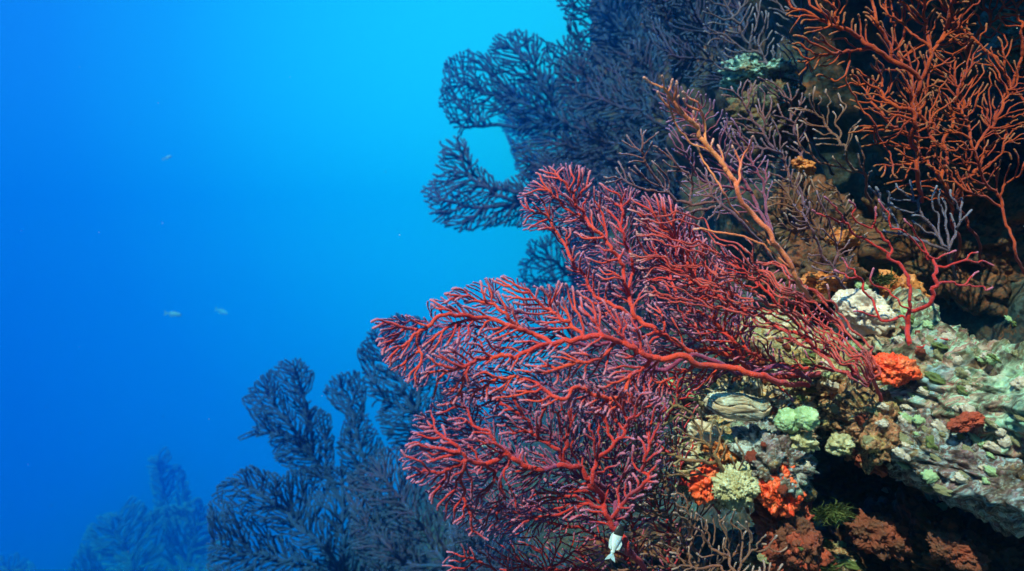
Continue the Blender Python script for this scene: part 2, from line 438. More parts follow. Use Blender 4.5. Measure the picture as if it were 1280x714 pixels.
        base = c0 + dr * rr * 0.85; tip = c0 + dr * (rr + ln) + tn[c] * ln * 0.3
        u = tn[c]; v2 = np.cross(u, dr)
        vs = np.stack([base + u * wd, base - u * wd * 0.5 + v2 * wd * 0.87, base - u * wd * 0.5 - v2 * wd * 0.87, tip], 1).reshape(-1, 3)
        i0 = np.arange(len(c))[:, None] * 4
        tri = np.concatenate([i0 + np.array([[0, 1, 3]]), i0 + np.array([[1, 2, 3]]), i0 + np.array([[2, 0, 3]])])
        tag(mesh_np('polyps', vs, [tri], pmat, root, True, None, loc=root.location), kind='stuff')
    return root

# ---------------------------------------------------------------- rocks
_ico = {}
def ico(sub):
    if sub not in _ico:
        bm = bmesh.new(); bmesh.ops.create_icosphere(bm, subdivisions=sub, radius=1)
        V = np.array([v.co[:] for v in bm.verts]); F = np.array([[v.index for v in f.verts] for f in bm.faces]); bm.free(); _ico[sub] = (V, F)
    return _ico[sub]
def rock(name, label, c, rad, mat, sub=6, amp=0.3, freq=1.5, seed=1, rot=0.0, lam=0.0, pits=0.1, fine=0.03, cat='rock', kind=None, parent=None, lump=0.08, lumpf=7, sq=1.0, group=None):
    """c = (px, py, Y) centre, rad = (px, depth m, px); rot turns the axes in the picture's plane; lam = layered shelves"""
    N, F = ico(sub); N = N.copy(); Y = c[2]; s = KX / 1280 * Y
    q = np.sign(N) * np.abs(N) ** sq
    q /= np.linalg.norm(q, axis=1).max()
    rr = np.array([rad[0] * s, rad[1], rad[2] * s]); ms = float(rr.mean())
    d = amp * fbm(N * freq + seed * 5.1, 4, seed)
    w1, w2 = worley(q * rr / ms * lumpf / 2 + seed, seed)
    d = d + lump * (0.6 - w1) + pits * np.minimum(0, fbm(q * rr / ms * 4 + 9, 3, seed + 3) + 0.15)
    w1, w2 = worley(q * rr / ms * lumpf * 1.6 + seed, seed + 7)
    d = d + lump * 0.45 * (0.55 - w1)
    if lam:
        ph = (q[:, 2] * rr[2] / ms * 9 + 1.6 * fbm(q * rr / ms * 1.5 + 3, 3, seed + 9))
        d = d + lam * (np.abs((ph % 1) - 0.5) * 2 - 0.5)
    d = d + fine * fbm(q * rr / ms * 22, 3, seed + 4)
    V = q * rr + N * (d * ms)[:, None]
    cr, sr = math.cos(rot), math.sin(rot)
    V = np.stack([V[:, 0] * cr + V[:, 2] * sr, V[:, 1], -V[:, 0] * sr + V[:, 2] * cr], 1)
    o = mesh_np(name, V, [F], mat, parent, True)
    o.location = at(*c)
    if parent is not None: o.location = at(*c) - parent.location
    if label or kind: tag(o, label, None if kind == 'structure' else cat, group, kind)
    return o

# palettes
P_LEDGE = [(0.15, 0.28, 0.14), (0.36, 0.48, 0.36), (0.08, 0.10, 0.02), (0.36, 0.19, 0.09), (0.24, 0.06, 0.05), (0.52, 0.52, 0.46), (0.05, 0.025, 0.012), (0.42, 0.25, 0.20), (0.24, 0.34, 0.38), (0.34, 0.11, 0.03), (0.10, 0.08, 0.03), (0.20, 0.36, 0.28)]
P_MAUVE = [(0.34, 0.27, 0.28), (0.20, 0.09, 0.10), (0.50, 0.46, 0.42), (0.18, 0.06, 0.03), (0.26, 0.32, 0.36), (0.54, 0.48, 0.40), (0.24, 0.12, 0.03), (0.07, 0.035, 0.02), (0.22, 0.30, 0.20)]
P_BROWN = [(0.42, 0.27, 0.09), (0.20, 0.09, 0.04), (0.50, 0.34, 0.14), (0.12, 0.06, 0.03), (0.38, 0.12, 0.06), (0.55, 0.44, 0.26)]
P_CENTRE = [(0.46, 0.25, 0.12), (0.62, 0.42, 0.26), (0.20, 0.16, 0.06), (0.50, 0.11, 0.05), (0.24, 0.26, 0.14), (0.62, 0.46, 0.36), (0.10, 0.04, 0.025), (0.48, 0.22, 0.07)]
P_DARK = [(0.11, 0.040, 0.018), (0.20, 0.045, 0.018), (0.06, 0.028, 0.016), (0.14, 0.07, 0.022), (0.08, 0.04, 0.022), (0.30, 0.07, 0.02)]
P_WALL = [(0.08, 0.038, 0.02), (0.16, 0.06, 0.03), (0.03, 0.05, 0.055), (0.05, 0.08, 0.09), (0.26, 0.07, 0.02), (0.05, 0.03, 0.02), (0.08, 0.12, 0.12), (0.07, 0.035, 0.015)]
M = {}
M['ledge'] = reef_mat('ledge_encrusted', P_LEDGE, 26, (0, 0.62, 0), (0.40, 1, 1))
M['mauve'] = reef_mat('mauve_encrusted', P_MAUVE, 42, (0, 0.5, 0), (0.45, 1, 1))
M['brown'] = reef_mat('brown_encrusted', P_BROWN, 50, (0, 0.4, 0), (0.7, 1, 1), speck=(0.6, 0.5, 0.3), specka=0.4)
M['centre'] = reef_mat('centre_encrusted', P_CENTRE, 44, (0, 0.3, 0), (0.8, 1, 1), speck=(0.7, 0.58, 0.42), specka=0.35)
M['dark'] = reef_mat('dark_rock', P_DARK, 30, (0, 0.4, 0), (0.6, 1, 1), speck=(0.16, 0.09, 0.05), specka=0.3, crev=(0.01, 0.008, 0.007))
M['wall'] = reef_mat('wall_rock', P_WALL, 22, (0, 0.3, 0), (0.8, 1, 1), speck=(0.10, 0.12, 0.11), specka=0.4, crev=(0.01, 0.01, 0.01))
M['teal'] = reef_mat('teal_encrusted', [(0.22, 0.42, 0.40), (0.10, 0.16, 0.14), (0.30, 0.50, 0.48), (0.20, 0.12, 0.05), (0.14, 0.30, 0.30)], 40, (0, 0.3, 0), (0.5, 1, 1))
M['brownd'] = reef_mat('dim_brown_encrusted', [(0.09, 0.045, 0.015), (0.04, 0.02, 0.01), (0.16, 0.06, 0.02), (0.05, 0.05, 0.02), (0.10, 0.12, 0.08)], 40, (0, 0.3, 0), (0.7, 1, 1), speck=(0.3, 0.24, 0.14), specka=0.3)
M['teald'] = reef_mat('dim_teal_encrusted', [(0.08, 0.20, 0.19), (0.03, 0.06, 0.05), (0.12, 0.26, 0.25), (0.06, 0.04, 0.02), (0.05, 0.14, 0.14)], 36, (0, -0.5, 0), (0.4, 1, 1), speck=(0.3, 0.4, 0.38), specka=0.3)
M['sand'] = plain_mat('sea_bed_sand', (0.30, 0.28, 0.22), (0.42, 0.39, 0.32), 1.2, 0.9, 0.5, 12, 0.03)
M['red_sponge'] = plain_mat('red_sponge', (0.80, 0.040, 0.008), (0.88, 0.085, 0.015), 60, 0.6, 0.6, 260, 0.0015, 0.15)
M['orange_sponge'] = plain_mat('orange_sponge', (0.42, 0.09, 0.015), (0.62, 0.17, 0.03), 60, 0.65, 0.6, 260, 0.0015, 0.1)
M['crust_red'] = plain_mat('red_crust', (0.20, 0.030, 0.014), (0.44, 0.05, 0.02), 70, 0.8, 0.8, 320, 0.002)
M['crust_dim'] = plain_mat('dull_red_crust', (0.10, 0.028, 0.014), (0.24, 0.035, 0.016), 60, 0.85, 0.8, 320, 0.002)
M['pinkshell'] = plain_mat('pale_pink_shell', (0.56, 0.37, 0.31), (0.68, 0.54, 0.46), 70, 0.6, 0.5, 180, 0.002)
M['green_lump'] = plain_mat('pale_green_coral', (0.22, 0.32, 0.14), (0.46, 0.54, 0.32), 90, 0.6, 0.5, 300, 0.0012)
M['cream_lump'] = plain_mat('cream_coral', (0.30, 0.22, 0.09), (0.52, 0.44, 0.28), 120, 0.65, 0.8, 260, 0.002)
M['algae'] = plain_mat('green_algae', (0.05, 0.07, 0.012), (0.15, 0.15, 0.04), 90, 0.7, 0.2)

# ---- the setting: reef wall running away on the right, sea bed far below
def sheet(name, f, u, v, mat, kind='structure'):
    U, W = np.meshgrid(u, v); V = f(U.ravel(), W.ravel()); nu, nv = len(u), len(v)
    i = np.arange(nu * nv).reshape(nv, nu)
    F = np.stack([i[:-1, :-1], i[:-1, 1:], i[1:, 1:], i[1:, :-1]], 2).reshape(-1, 4)
    o = mesh_np(name, V, [F], mat); return tag(o, kind=kind)
def wall_f(y, z):
    P = np.stack([y, z, 0 * y], 1)
    x = 0.46 + 0.045 * y - 1.15 * np.maximum(0, -z - 0.42 - 0.05 * y)
    x = x + 0.30 * np.clip((1.25 - y) / 0.6, 0, 1) * np.clip((z + 0.25) / 0.3, 0, 1)
    x = x + 0.10 * fbm(P * 1.9, 4, 3) + 0.06 * fbm(P * 6.5, 3, 13)
    w1, _ = worley(P * 5.0, 4); x = x + 0.07 * (w1 - 0.5)
    w1, _ = worley(P * 14.0, 5); x = x + 0.025 * (w1 - 0.5)
    return np.stack([x, y + 0.05 * vnoise(P * 5 + 8, 6), z], 1)
yy = 0.55 * (13.0 / 0.55) ** np.linspace(0, 1, 420)
zz = np.concatenate([np.linspace(-7.5, -1.0, 90)[:-1], np.linspace(-1.0, 1.0, 330), np.linspace(1.0, 2.2, 60)[1:]])
sheet('reef_wall', wall_f, yy, zz, M['wall'])
def bed_f(x, y):
    P = np.stack([x, y, 0 * x], 1)
    return np.stack([x, y, -3.4 - 0.36 * np.maximum(0, y - 2.0) + 0.10 * fbm(P * 0.6, 3, 2)], 1)
sheet('sea_bed', bed_f, np.linspace(-11.8, 9.8, 160), np.linspace(-1.4, 18.0, 160), M['sand'])


# ---- rocks of the near reef
rock('rock_ledge', 'big pale green and white encrusted ledge sloping down at the right edge', (1255, 505, 0.66), (185, 0.16, 78), M['ledge'], 7, 0.20, 1.6, 11, R(14), 0.06, 0.12, 0.018, 'rock', lump=0.16, lumpf=9)
rock('rock_ledge', 'mauve and white encrusted lower lip of the ledge above the dark hollow', (1205, 585, 0.60), (115, 0.09, 40), M['mauve'], 6, 0.22, 1.8, 12, R(20), 0.05, 0.12, 0.025, 'rock', lump=0.18, lumpf=9)
rock('rock', 'low mauve crusted rock between the brown lumps and the ledge', (1125, 545, 0.62), (52, 0.06, 42), M['mauve'], 6, 0.25, 1.8, 13, R(25), 0.03, 0.12, 0.05, lump=0.18)
rock('rock', 'yellow brown knobbly rock just right of the green knobs', (1072, 528, 0.63), (38, 0.06, 42), M['brown'], 6, 0.28, 2.0, 14, R(10), 0, 0.12, 0.05, lump=0.22)
rock('rock', 'green and grey encrusted rock under the foot of the right red fan', (1125, 440, 0.70), (95, 0.08, 52), M['ledge'], 6, 0.25, 1.8, 15, R(22), 0.04, 0.12, 0.05, lump=0.18)
rock('rock', 'dark green rock behind the bundle of crimson branches', (1010, 470, 0.74), (110, 0.10, 62), M['centre'], 6, 0.28, 1.8, 16, R(15), 0.02, 0.12, 0.05, lump=0.2)
rock('rock', 'mottled brown rock holding the striped shell', (925, 520, 0.70), (85, 0.08, 52), M['centre'], 6, 0.26, 1.9, 17, R(-8), 0.02, 0.12, 0.05, lump=0.2)
rock('rock', 'pinkish grey fluffy looking lump over the red crusted pillar', (958, 572, 0.62), (50, 0.05, 42), M['mauve'], 6, 0.26, 2.2, 18, R(20), 0.0, 0.12, 0.07, lump=0.24, lumpf=10)
rock('rock', 'mottled tan rock above the bright red sponge left of the pillar', (895, 578, 0.68), (56, 0.06, 46), M['centre'], 6, 0.26, 2.0, 19, R(-12), 0.0, 0.12, 0.05, lump=0.2)
rock('rock_pillar', 'red crusted rock pillar left of the dark hollow', (985, 660, 0.62), (30, 0.04, 62), M['crust_red'], 6, 0.30, 1.8, 20, R(-8), 0, 0.2, 0.08, lump=0.2)
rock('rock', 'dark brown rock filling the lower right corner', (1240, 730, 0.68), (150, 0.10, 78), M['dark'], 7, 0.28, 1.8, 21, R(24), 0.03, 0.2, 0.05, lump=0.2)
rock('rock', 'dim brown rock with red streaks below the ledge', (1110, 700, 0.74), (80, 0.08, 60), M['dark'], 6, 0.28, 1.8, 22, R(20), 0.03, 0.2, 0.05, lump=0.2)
rock('rock', 'dark rock added to darken the hollow between the scarlet sponge and the ledge', (1056, 606, 0.86), (78, 0.06, 58), M['dark'], 6, 0.28, 1.8, 74, R(10), 0.0, 0.2, 0.05, lump=0.2)  # added dark rock, covers the sunlit wall patch behind the hollow
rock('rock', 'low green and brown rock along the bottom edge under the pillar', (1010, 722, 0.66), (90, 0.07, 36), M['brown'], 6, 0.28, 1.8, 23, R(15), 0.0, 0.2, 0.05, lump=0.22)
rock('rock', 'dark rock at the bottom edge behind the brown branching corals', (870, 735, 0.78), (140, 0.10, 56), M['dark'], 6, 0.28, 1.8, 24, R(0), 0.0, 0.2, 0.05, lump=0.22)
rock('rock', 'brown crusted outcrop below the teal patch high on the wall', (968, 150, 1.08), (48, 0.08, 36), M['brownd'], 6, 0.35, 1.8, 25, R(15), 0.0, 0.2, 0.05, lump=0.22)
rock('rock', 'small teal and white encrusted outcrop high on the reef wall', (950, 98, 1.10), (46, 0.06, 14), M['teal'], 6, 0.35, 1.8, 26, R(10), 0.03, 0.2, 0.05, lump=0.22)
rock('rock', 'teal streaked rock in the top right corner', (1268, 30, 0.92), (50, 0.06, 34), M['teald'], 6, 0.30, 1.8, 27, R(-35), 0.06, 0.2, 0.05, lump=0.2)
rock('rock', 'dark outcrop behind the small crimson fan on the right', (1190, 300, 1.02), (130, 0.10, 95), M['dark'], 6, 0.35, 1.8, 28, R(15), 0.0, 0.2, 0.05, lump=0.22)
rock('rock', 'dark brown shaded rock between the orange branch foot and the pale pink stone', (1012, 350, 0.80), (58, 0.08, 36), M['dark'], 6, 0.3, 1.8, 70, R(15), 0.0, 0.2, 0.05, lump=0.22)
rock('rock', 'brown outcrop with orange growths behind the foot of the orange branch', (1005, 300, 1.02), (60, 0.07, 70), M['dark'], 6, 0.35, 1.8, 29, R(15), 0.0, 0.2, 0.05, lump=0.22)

rock('shade_rock', 'unseen dark rock slab added above the upper right corner to shade it', (640 + 0.55 / (KX / 1280 * 0.78), 357 - 0.52 / (KX / 1280 * 0.78), 0.78), (0.26 / (KX / 1280 * 0.78), 0.24, 0.10 / (KX / 1280 * 0.78)), M['dark'], 6, 0.14, 1.8, 30, 0.0, 0.0, 0.2, 0.05, lump=0.1)  # slab out of view, added to throw shade on the upper right

# ---- sponges, shells and encrusting growths on them
rock('sponge', 'vivid red orange lumpy sponge at the foot of the crimson bundle', (1117, 461, 0.585), (28, 0.014, 18), M['red_sponge'], 6, 0.22, 2.2, 31, R(12), 0, 0.2, 0.05, 'sponge', lump=0.15)
rock('sponge', 'dull orange sponge hanging in shadow left of the right red fan', (1054, 298, 0.80), (19, 0.014, 13), M['orange_sponge'], 5, 0.25, 2.0, 32, 0, 0, 0.2, 0.05, 'sponge', lump=0.12)
rock('sponge', 'orange sponge behind the stem of the right red fan', (1128, 366, 0.70), (33, 0.014, 22), M['orange_sponge'], 5, 0.35, 2.0, 33, R(35), 0, 0.2, 0.05, 'sponge', lump=0.15)
rock('sponge', 'small orange red sponge beside the pale pink shell', (1028, 352, 0.70), (26, 0.012, 11), M['orange_sponge'], 5, 0.4, 2.4, 34, R(8), 0, 0.2, 0.05, 'sponge', lump=0.2)
rock('sponge', 'bright red sponge on the left flank of the cream coral lump', (882, 603, 0.60), (16, 0.012, 23), M['red_sponge'], 5, 0.38, 2.3, 35, R(15), 0, 0.2, 0.05, 'sponge', lump=0.2)
rock('sponge', 'orange sponge under the ridged shell among olive twigs', (908, 566, 0.61), (30, 0.012, 15), M['orange_sponge'], 5, 0.4, 2.3, 36, R(18), 0, 0.2, 0.05, 'sponge', lump=0.2)
rock('sponge', 'scarlet sponge covering the top of the rock pillar', (974, 610, 0.58), (24, 0.012, 34), M['red_sponge'], 6, 0.28, 2.5, 37, R(-10), 0, 0.25, 0.06, 'sponge', lump=0.25)
rock('sponge', 'pink red crust on the mauve part of the ledge', (1208, 527, 0.545), (24, 0.006, 9), M['crust_red'], 6, 0.25, 2.3, 38, R(-18), 0, 0.2, 0.05, 'sponge', lump=0.15)
rock('sponge', 'pinkish red sponge behind the trunk of the upper red fan', (952, 450, 0.68), (13, 0.012, 17), M['crust_red'], 5, 0.3, 2.3, 39, R(-12), 0, 0.2, 0.05, 'sponge', lump=0.12)
rock('sponge', 'dim red crust low in the bottom right corner', (1195, 690, 0.575), (38, 0.008, 17), M['crust_dim'], 6, 0.28, 2.3, 40, R(25), 0, 0.2, 0.05, 'sponge', lump=0.2)
rock('sponge', 'orange brown sponge patch on the wall right of the long orange branch', (1004, 207, 0.86), (14, 0.010, 8), M['orange_sponge'], 5, 0.4, 2.3, 42, R(20), 0, 0.2, 0.05, 'sponge', lump=0.2)
rock('sponge', 'rusty red crust running down the left side of the hollow', (1000, 676, 0.585), (22, 0.010, 38), M['crust_dim'], 6, 0.28, 2.3, 71, R(-18), 0, 0.25, 0.06, 'sponge', lump=0.22)
rock('sponge', 'dark red crust on the dim rock right of the green tuft', (1098, 668, 0.63), (38, 0.010, 24), M['crust_dim'], 6, 0.28, 2.3, 72, R(22), 0, 0.25, 0.06, 'sponge', lump=0.22)
rock('sponge', 'orange brown crust along the underside of the ledge', (1085, 576, 0.60), (24, 0.008, 9), M['crust_red'], 6, 0.28, 2.3, 73, R(35), 0, 0.25, 0.06, 'sponge', lump=0.22)
rock('green_knob_coral', 'left half of the twin pale green knobs beside the shell', (984, 526, 0.59), (15, 0.012, 16), M['green_lump'], 5, 0.18, 2.0, 43, 0, 0, 0.1, 0.04, 'coral', lump=0.08)
rock('green_knob_coral', 'right half of the twin pale green knobs overhanging the hollow', (1008, 523, 0.58), (15, 0.012, 14), M['green_lump'], 5, 0.18, 2.0, 44, R(10), 0, 0.1, 0.04, 'coral', lump=0.08)
rock('green_knob_coral', 'yellowish green lobe directly below the twin knobs', (1002, 552, 0.59), (17, 0.012, 12), M['cream_lump'], 5, 0.3, 2.0, 45, R(10), 0, 0.1, 0.04, 'coral', lump=0.12)
rock('cream_coral', 'rough cream coral lump under the orange sponge', (920, 609, 0.585), (26, 0.016, 26), M['cream_lump'], 6, 0.25, 2.3, 46, R(10), 0, 0.2, 0.09, 'coral', lump=0.2, lumpf=12)
rock('cream_coral', 'small tan knob of coral at the left end of the hollow roof', (1050, 555, 0.585), (14, 0.012, 13), M['cream_lump'], 5, 0.25, 2.0, 47, 0, 0, 0.1, 0.04, 'coral', lump=0.12)
rock('green_coral', 'pale green coral patch left of the right red fan stem', (1145, 400, 0.66), (26, 0.012, 22), M['green_lump'], 5, 0.3, 2.0, 48, R(20), 0, 0.2, 0.05, 'coral', lump=0.18)
rock('pale_rock', 'pale pink flat faced stone seen through thin crimson twigs', (1080, 390, 0.66), (37, 0.018, 27), M['pinkshell'], 6, 0.26, 1.6, 49, R(28), 0.02, 0.15, 0.03, 'rock', lump=0.06)

def shell(name, label, c, w, h, rot, mats, n=9):
    """a clam lying on its hinge: two ridged valves pressed together"""
    Y = c[2]; s = KX / 1280 * Y; root = empty(name, at(*c), label, 'shell'); root.rotation_euler = (0, rot, 0)
    for vi, (pn, sgn, mt) in enumerate((('upper_valve', 1, mats[0]), ('lower_valve', -1, mats[1]))):
        u = np.linspace(0, 1, 70); v = np.linspace(-1, 1, 90); U, W = np.meshgrid(u, v); U = U.ravel(); W = W.ravel()
        a = W * 1.45; x = np.sin(a) * U * w * s; rad = U * h * s
        y = -np.cos(a) * U * w * s * 0.42
        dome = np.sqrt(np.clip(1 - U ** 2, 0, 1)) * h * s * (0.75 if sgn > 0 else 1.0)
        rid = 0.05 * h * s * np.sin(U * n * 2 * np.pi) * U + 0.05 * h * s * vnoise(np.c_[x, y, 0 * x] * 260, 3 + vi)
        lip = 0.16 * h * s * np.sin(a * 5 + 1) * U ** 3
        z = sgn * (dome + rid) * 0.9 + lip + sgn * 0.02 * h * s
        Vv = np.stack([x, y, z], 1); nu = 70; i = np.arange(len(U)).reshape(90, 70)
        F = np.stack([i[:-1, :-1], i[:-1, 1:], i[1:, 1:], i[1:, :-1]], 2).reshape(-1, 4)
        o = mesh_np(pn, Vv, [F], mt, root); md = o.modifiers.new('solid', 'SOLIDIFY'); md.thickness = 0.0012; md.offset = -1
    return root
M['shell_top'] = reef_mat('shell_top', [(0.34, 0.38, 0.32), (0.62, 0.52, 0.38), (0.42, 0.22, 0.12), (0.66, 0.62, 0.50), (0.30, 0.20, 0.12)], 60, (0, 0.1, 0), (0.3, 1, 1), speck=(0.8, 0.78, 0.7), specka=0.4, bump=0.3)
M['shell_low'] = reef_mat('shell_low', [(0.62, 0.40, 0.26), (0.74, 0.60, 0.46), (0.52, 0.30, 0.18), (0.70, 0.62, 0.54)], 70, (0, 0.1, 0), (0.15, 1, 0.9), speck=(0.8, 0.74, 0.64), specka=0.3, bump=0.3)
shell('clam', 'striped pale clam with wavy lips resting on the mottled rock', (921, 505, 0.585), 42, 20, R(8), (M['shell_top'], M['shell_low']))
shell('clam', 'worn tan ridged shell just below the striped clam', (884, 540, 0.61), 26, 17, R(24), (M['shell_low'], M['shell_low']), 6)

# small knobs, crusts and turf lumps that cover the near rocks
def scatter(name, labels, spots, size, mats, seed, cat, group):
    rng = random.Random(seed); dg = bpy.context.evaluated_depsgraph_get(); protos = []
    for k, (mt, lab) in enumerate(zip(mats, labels)):
        N, F = ico(4); d = 0.35 * fbm(N * 1.8 + k * 9 + seed, 3, seed + k) + 0.10 * fbm(N * 7 + k, 2, seed + k)
        me = mesh_np(name, N * (1 + d)[:, None], [F], mt); protos.append(me)
    first = [True] * len(protos)
    for (x0, y0, x1, y1, n, ks) in spots:
        for _ in range(int(n * 1.0)):
            px, py = rng.uniform(x0, x1), rng.uniform(y0, y1); d = at(px, py, 1.0)
            hit, loc, nr, idx, ob, mx = sc.ray_cast(dg, Vector((0, 0, 0)), d.normalized())
            if not hit or ob.name.split('.')[0] not in ('rock', 'rock_ledge', 'rock_pillar', 'reef_wall'): continue
            k = rng.choice(ks); p = protos[k]
            if first[k]: o = p; first[k] = False
            else: o = p.copy(); col.objects.link(o)
            f = rng.uniform(0.45, 1.25) * size * (loc.y / 0.62)
            o.scale = (f * rng.uniform(0.8, 1.7), f * rng.uniform(0.5, 0.9), f * rng.uniform(0.5, 1.0)); o.rotation_euler = (rng.uniform(-.4, .4), rng.uniform(0.2, 0.9), rng.uniform(-.4, .4))
            o.location = loc + nr * f * 0.1
            tag(o, labels[k], cat, group + ', ' + mats[k].name.replace('_', ' '))
    for k, f in enumerate(first):
        if f: bpy.data.objects.remove(protos[k])
bpy.context.view_layer.update()
scatter('encrusting_knob', ['small pale green knob growing on the near reef rock', 'small cream knob growing on the near reef rock', 'small pinkish red crust knob on the near reef rock', 'small white pink knob on the near reef rock', 'small olive green algae lump on the near reef rock'],
        [(1120, 400, 1280, 560, 46, (0, 0, 1, 3, 4)), (1090, 520, 1280, 640, 34, (0, 1, 3, 3)), (1040, 490, 1110, 570, 12, (1, 1, 2, 3)),
         (830, 470, 1020, 640, 44, (0, 1, 2, 2, 3)), (940, 420, 1110, 500, 22, (0, 1, 2, 3, 4)), (950, 640, 1070, 714, 14, (2, 1, 4)), (1040, 330, 1160, 440, 10, (0, 2, 3))],
        0.0045, [M['green_lump'], M['cream_lump'], M['crust_red'], M['pinkshell'], M['algae']], 5, 'encrusting growth', 'small growths on the near rocks')

# green algae tufts
def tuft(label, c, r, n, seed, mat=None, lean=0.0):
    rng = np.random.default_rng(seed); Y = c[2]; s = KX / 1280 * Y; V = []; F = []; base = np.array(at(*c))
    for k in range(n):
        a = rng.uniform(0, 2 * np.pi); e = rng.uniform(0.1, 1.0); L = r * s * rng.uniform(0.5, 1.1)
        d = np.array([np.cos(a) * e + lean, -abs(np.sin(a)) * 0.7, 1.1 - e * 0.9]); d /= np.linalg.norm(d)
        p = base + rng.normal(0, r * s * 0.25, 3) * [1.2, 0.3, 0.6]; side = np.cross(d, [0, 1, 0.2]); side /= np.linalg.norm(side) + 1e-9
        wd = r * s * rng.uniform(0.035, 0.07); m = 6
        for j in range(m):
            t = j / (m - 1); q = p + d * L * t + np.array([0, 0, -1]) * L * 0.35 * t * t + side * L * 0.12 * math.sin(t * 5 + k)
            ww = wd * (1 + 0.5 * math.sin(t * 14 + k)) * (1.05 - t); i = len(V)
            V += [q - side * ww, q + np.cross(side, d) * ww * 0.8, q + side * ww]
            if j: F += [[i - 3, i - 2, i + 1, i], [i - 2, i - 1, i + 2, i + 1]]
    o = mesh_np('algae_tuft', np.array(V), [np.array(F)], mat or M['algae'], None, True, loc=base); return tag(o, label, 'algae')
tuft('bushy olive green algae hanging in front of the dark hollow', (1040, 645, 0.60), 26, 420, 3)
tuft('spread of green algae blades along the bottom edge', (1012, 716, 0.60), 34, 420, 4, lean=0.9)
tuft('tiny bright yellow green algae caught in the red fan', (866, 452, 0.60), 11, 50, 5)
tuft('yellow green turf on the rock beside the pale pink stone', (1104, 352, 0.68), 20, 110, 6)

# ---- sea fans
M['red'] = coral_mat('red_coral', (0.72, 0.055, 0.016), (0.60, 0.026, 0.018), (0.56, 0.17, 0.26), sw=0.25)
M['crimson'] = coral_mat('crimson_coral', (0.62, 0.028, 0.012), (0.46, 0.020, 0.014), (0.52, 0.14, 0.24), sw=0.25)
M['rose'] = coral_mat('rose_coral', (0.62, 0.070, 0.05), (0.48, 0.035, 0.03), (0.56, 0.22, 0.24), sw=0.25)
M['orange'] = coral_mat('orange_coral', (0.86, 0.24, 0.08), (0.80, 0.15, 0.07), (0.80, 0.32, 0.26), sw=0.3)
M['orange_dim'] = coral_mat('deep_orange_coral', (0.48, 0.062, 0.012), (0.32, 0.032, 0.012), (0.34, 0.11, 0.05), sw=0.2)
M['lilac'] = coral_mat('lilac_coral', (0.20, 0.06, 0.12), (0.28, 0.04, 0.06), (0.28, 0.14, 0.30), sw=0.4)
M['violet'] = coral_mat('violet_crimson_coral', (0.32, 0.035, 0.075), (0.22, 0.04, 0.11), (0.34, 0.10, 0.22), sw=0.3)
M['mauvef'] = coral_mat('mauve_coral', (0.20, 0.060, 0.050), (0.14, 0.055, 0.08), (0.26, 0.14, 0.18), sw=0.4)
M['brownf'] = coral_mat('brown_coral', (0.23, 0.065, 0.035), (0.16, 0.07, 0.045), (0.38, 0.22, 0.20), sw=0.2)
M['olive'] = coral_mat('olive_coral', (0.20, 0.11, 0.045), (0.26, 0.10, 0.05), (0.36, 0.26, 0.16), sw=0.2)
M['slate'] = coral_mat('slate_haze_coral', (0.012, 0.045, 0.13), (0.020, 0.045, 0.12), (0.022, 0.080, 0.20), sw=0.1)  # bluer base colour carries part of the water haze over far fans
M['slate_red'] = coral_mat('slate_red_haze_coral', (0.055, 0.032, 0.080), (0.024, 0.055, 0.13), (0.040, 0.080, 0.18), sw=0.1)  # same haze blue put into the colour, with duller red stems
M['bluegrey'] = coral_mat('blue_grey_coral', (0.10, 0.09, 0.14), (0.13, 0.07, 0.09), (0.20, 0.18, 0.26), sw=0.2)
M['polyp'] = plain_mat('lavender_polyps', (0.42, 0.21, 0.40), (0.54, 0.20, 0.30), 80, 0.7, 0)
M['polyp_pale'] = plain_mat('pale_polyps', (0.60, 0.42, 0.50), (0.48, 0.26, 0.34), 80, 0.7, 0)

# upper big red fan
fan('sea_fan', 'tall red sea fan with lavender tips rising above the crossing trunks', 
    [(646,248),(660,230),(680,207),(714,205),(745,214),(738,236),(775,228),(800,242),(835,246),(862,268),(885,300),(905,335),(930,365),(945,400),(935,440),(900,472),(850,505),(800,492),(812,455),(780,424),(742,392),(712,345),(702,312),(688,287),(655,290)],
    [[(1020,468),(968,470),(940,465),(912,448),(887,437),(862,437),(834,418),(800,401),(787,372),(772,329),(754,299),(729,277),(718,246),(701,222)],
     [(788,365),(788,323),(778,292),(776,262),(772,240)], [(796,398),(757,375),(732,348),(708,311),(686,274),(664,268)], [(754,299),(716,268),(690,246),(668,240)],
     [(929,454),(918,426),(898,398),(881,376),(867,350),(852,318)], [(870,440),(858,462),(832,479),(812,486)], [(898,398),(872,392),(846,372),(838,340)], [(968,470),(990,500)]],
    0.60, M['red'], 10.2, 2.8, 1.62, 6.6, 1, tilt=(-0.18, 0.1), polyps=26, pmat=M['polyp'], K=7, inertia=0.75, gap=0.25, layers=2, mat2=M['violet'], power=5.0)
# middle red fan, pointing left
fan('sea_fan', 'wide red sea fan reaching furthest left with bulbous violet tips',
    [(468,402),(505,392),(538,402),(533,376),(575,357),(630,344),(665,361),(700,354),(742,370),(790,402),(822,440),(812,500),(760,520),(690,505),(640,500),(560,505),(542,470),(520,488),(498,470),(480,450)],
    [[(1012,480),(975,478),(935,468),(898,456),(862,450),(815,445),(773,429),(731,418),(689,429),(653,413),(611,398),(570,405),(540,420)],
     [(815,445),(792,470),(773,497),(726,489),(700,497),(660,478),(620,470)], [(731,418),(700,398),(672,376),(660,360)], [(653,413),(620,385),(590,370)], [(611,398),(560,396),(520,410),(485,404)], [(689,429),(640,446),(600,452),(560,468),(540,500)],
     [(520,412),(522,440),(524,484)], [(773,429),(740,450),(700,462),(670,470)]],
    0.58, M['red'], 10.0, 2.8, 1.62, 6.4, 2, tilt=(0.12, -0.05), polyps=26, pmat=M['polyp'], K=7, inertia=0.7, gap=0.25, layers=2, mat2=M['violet'], power=5.0)
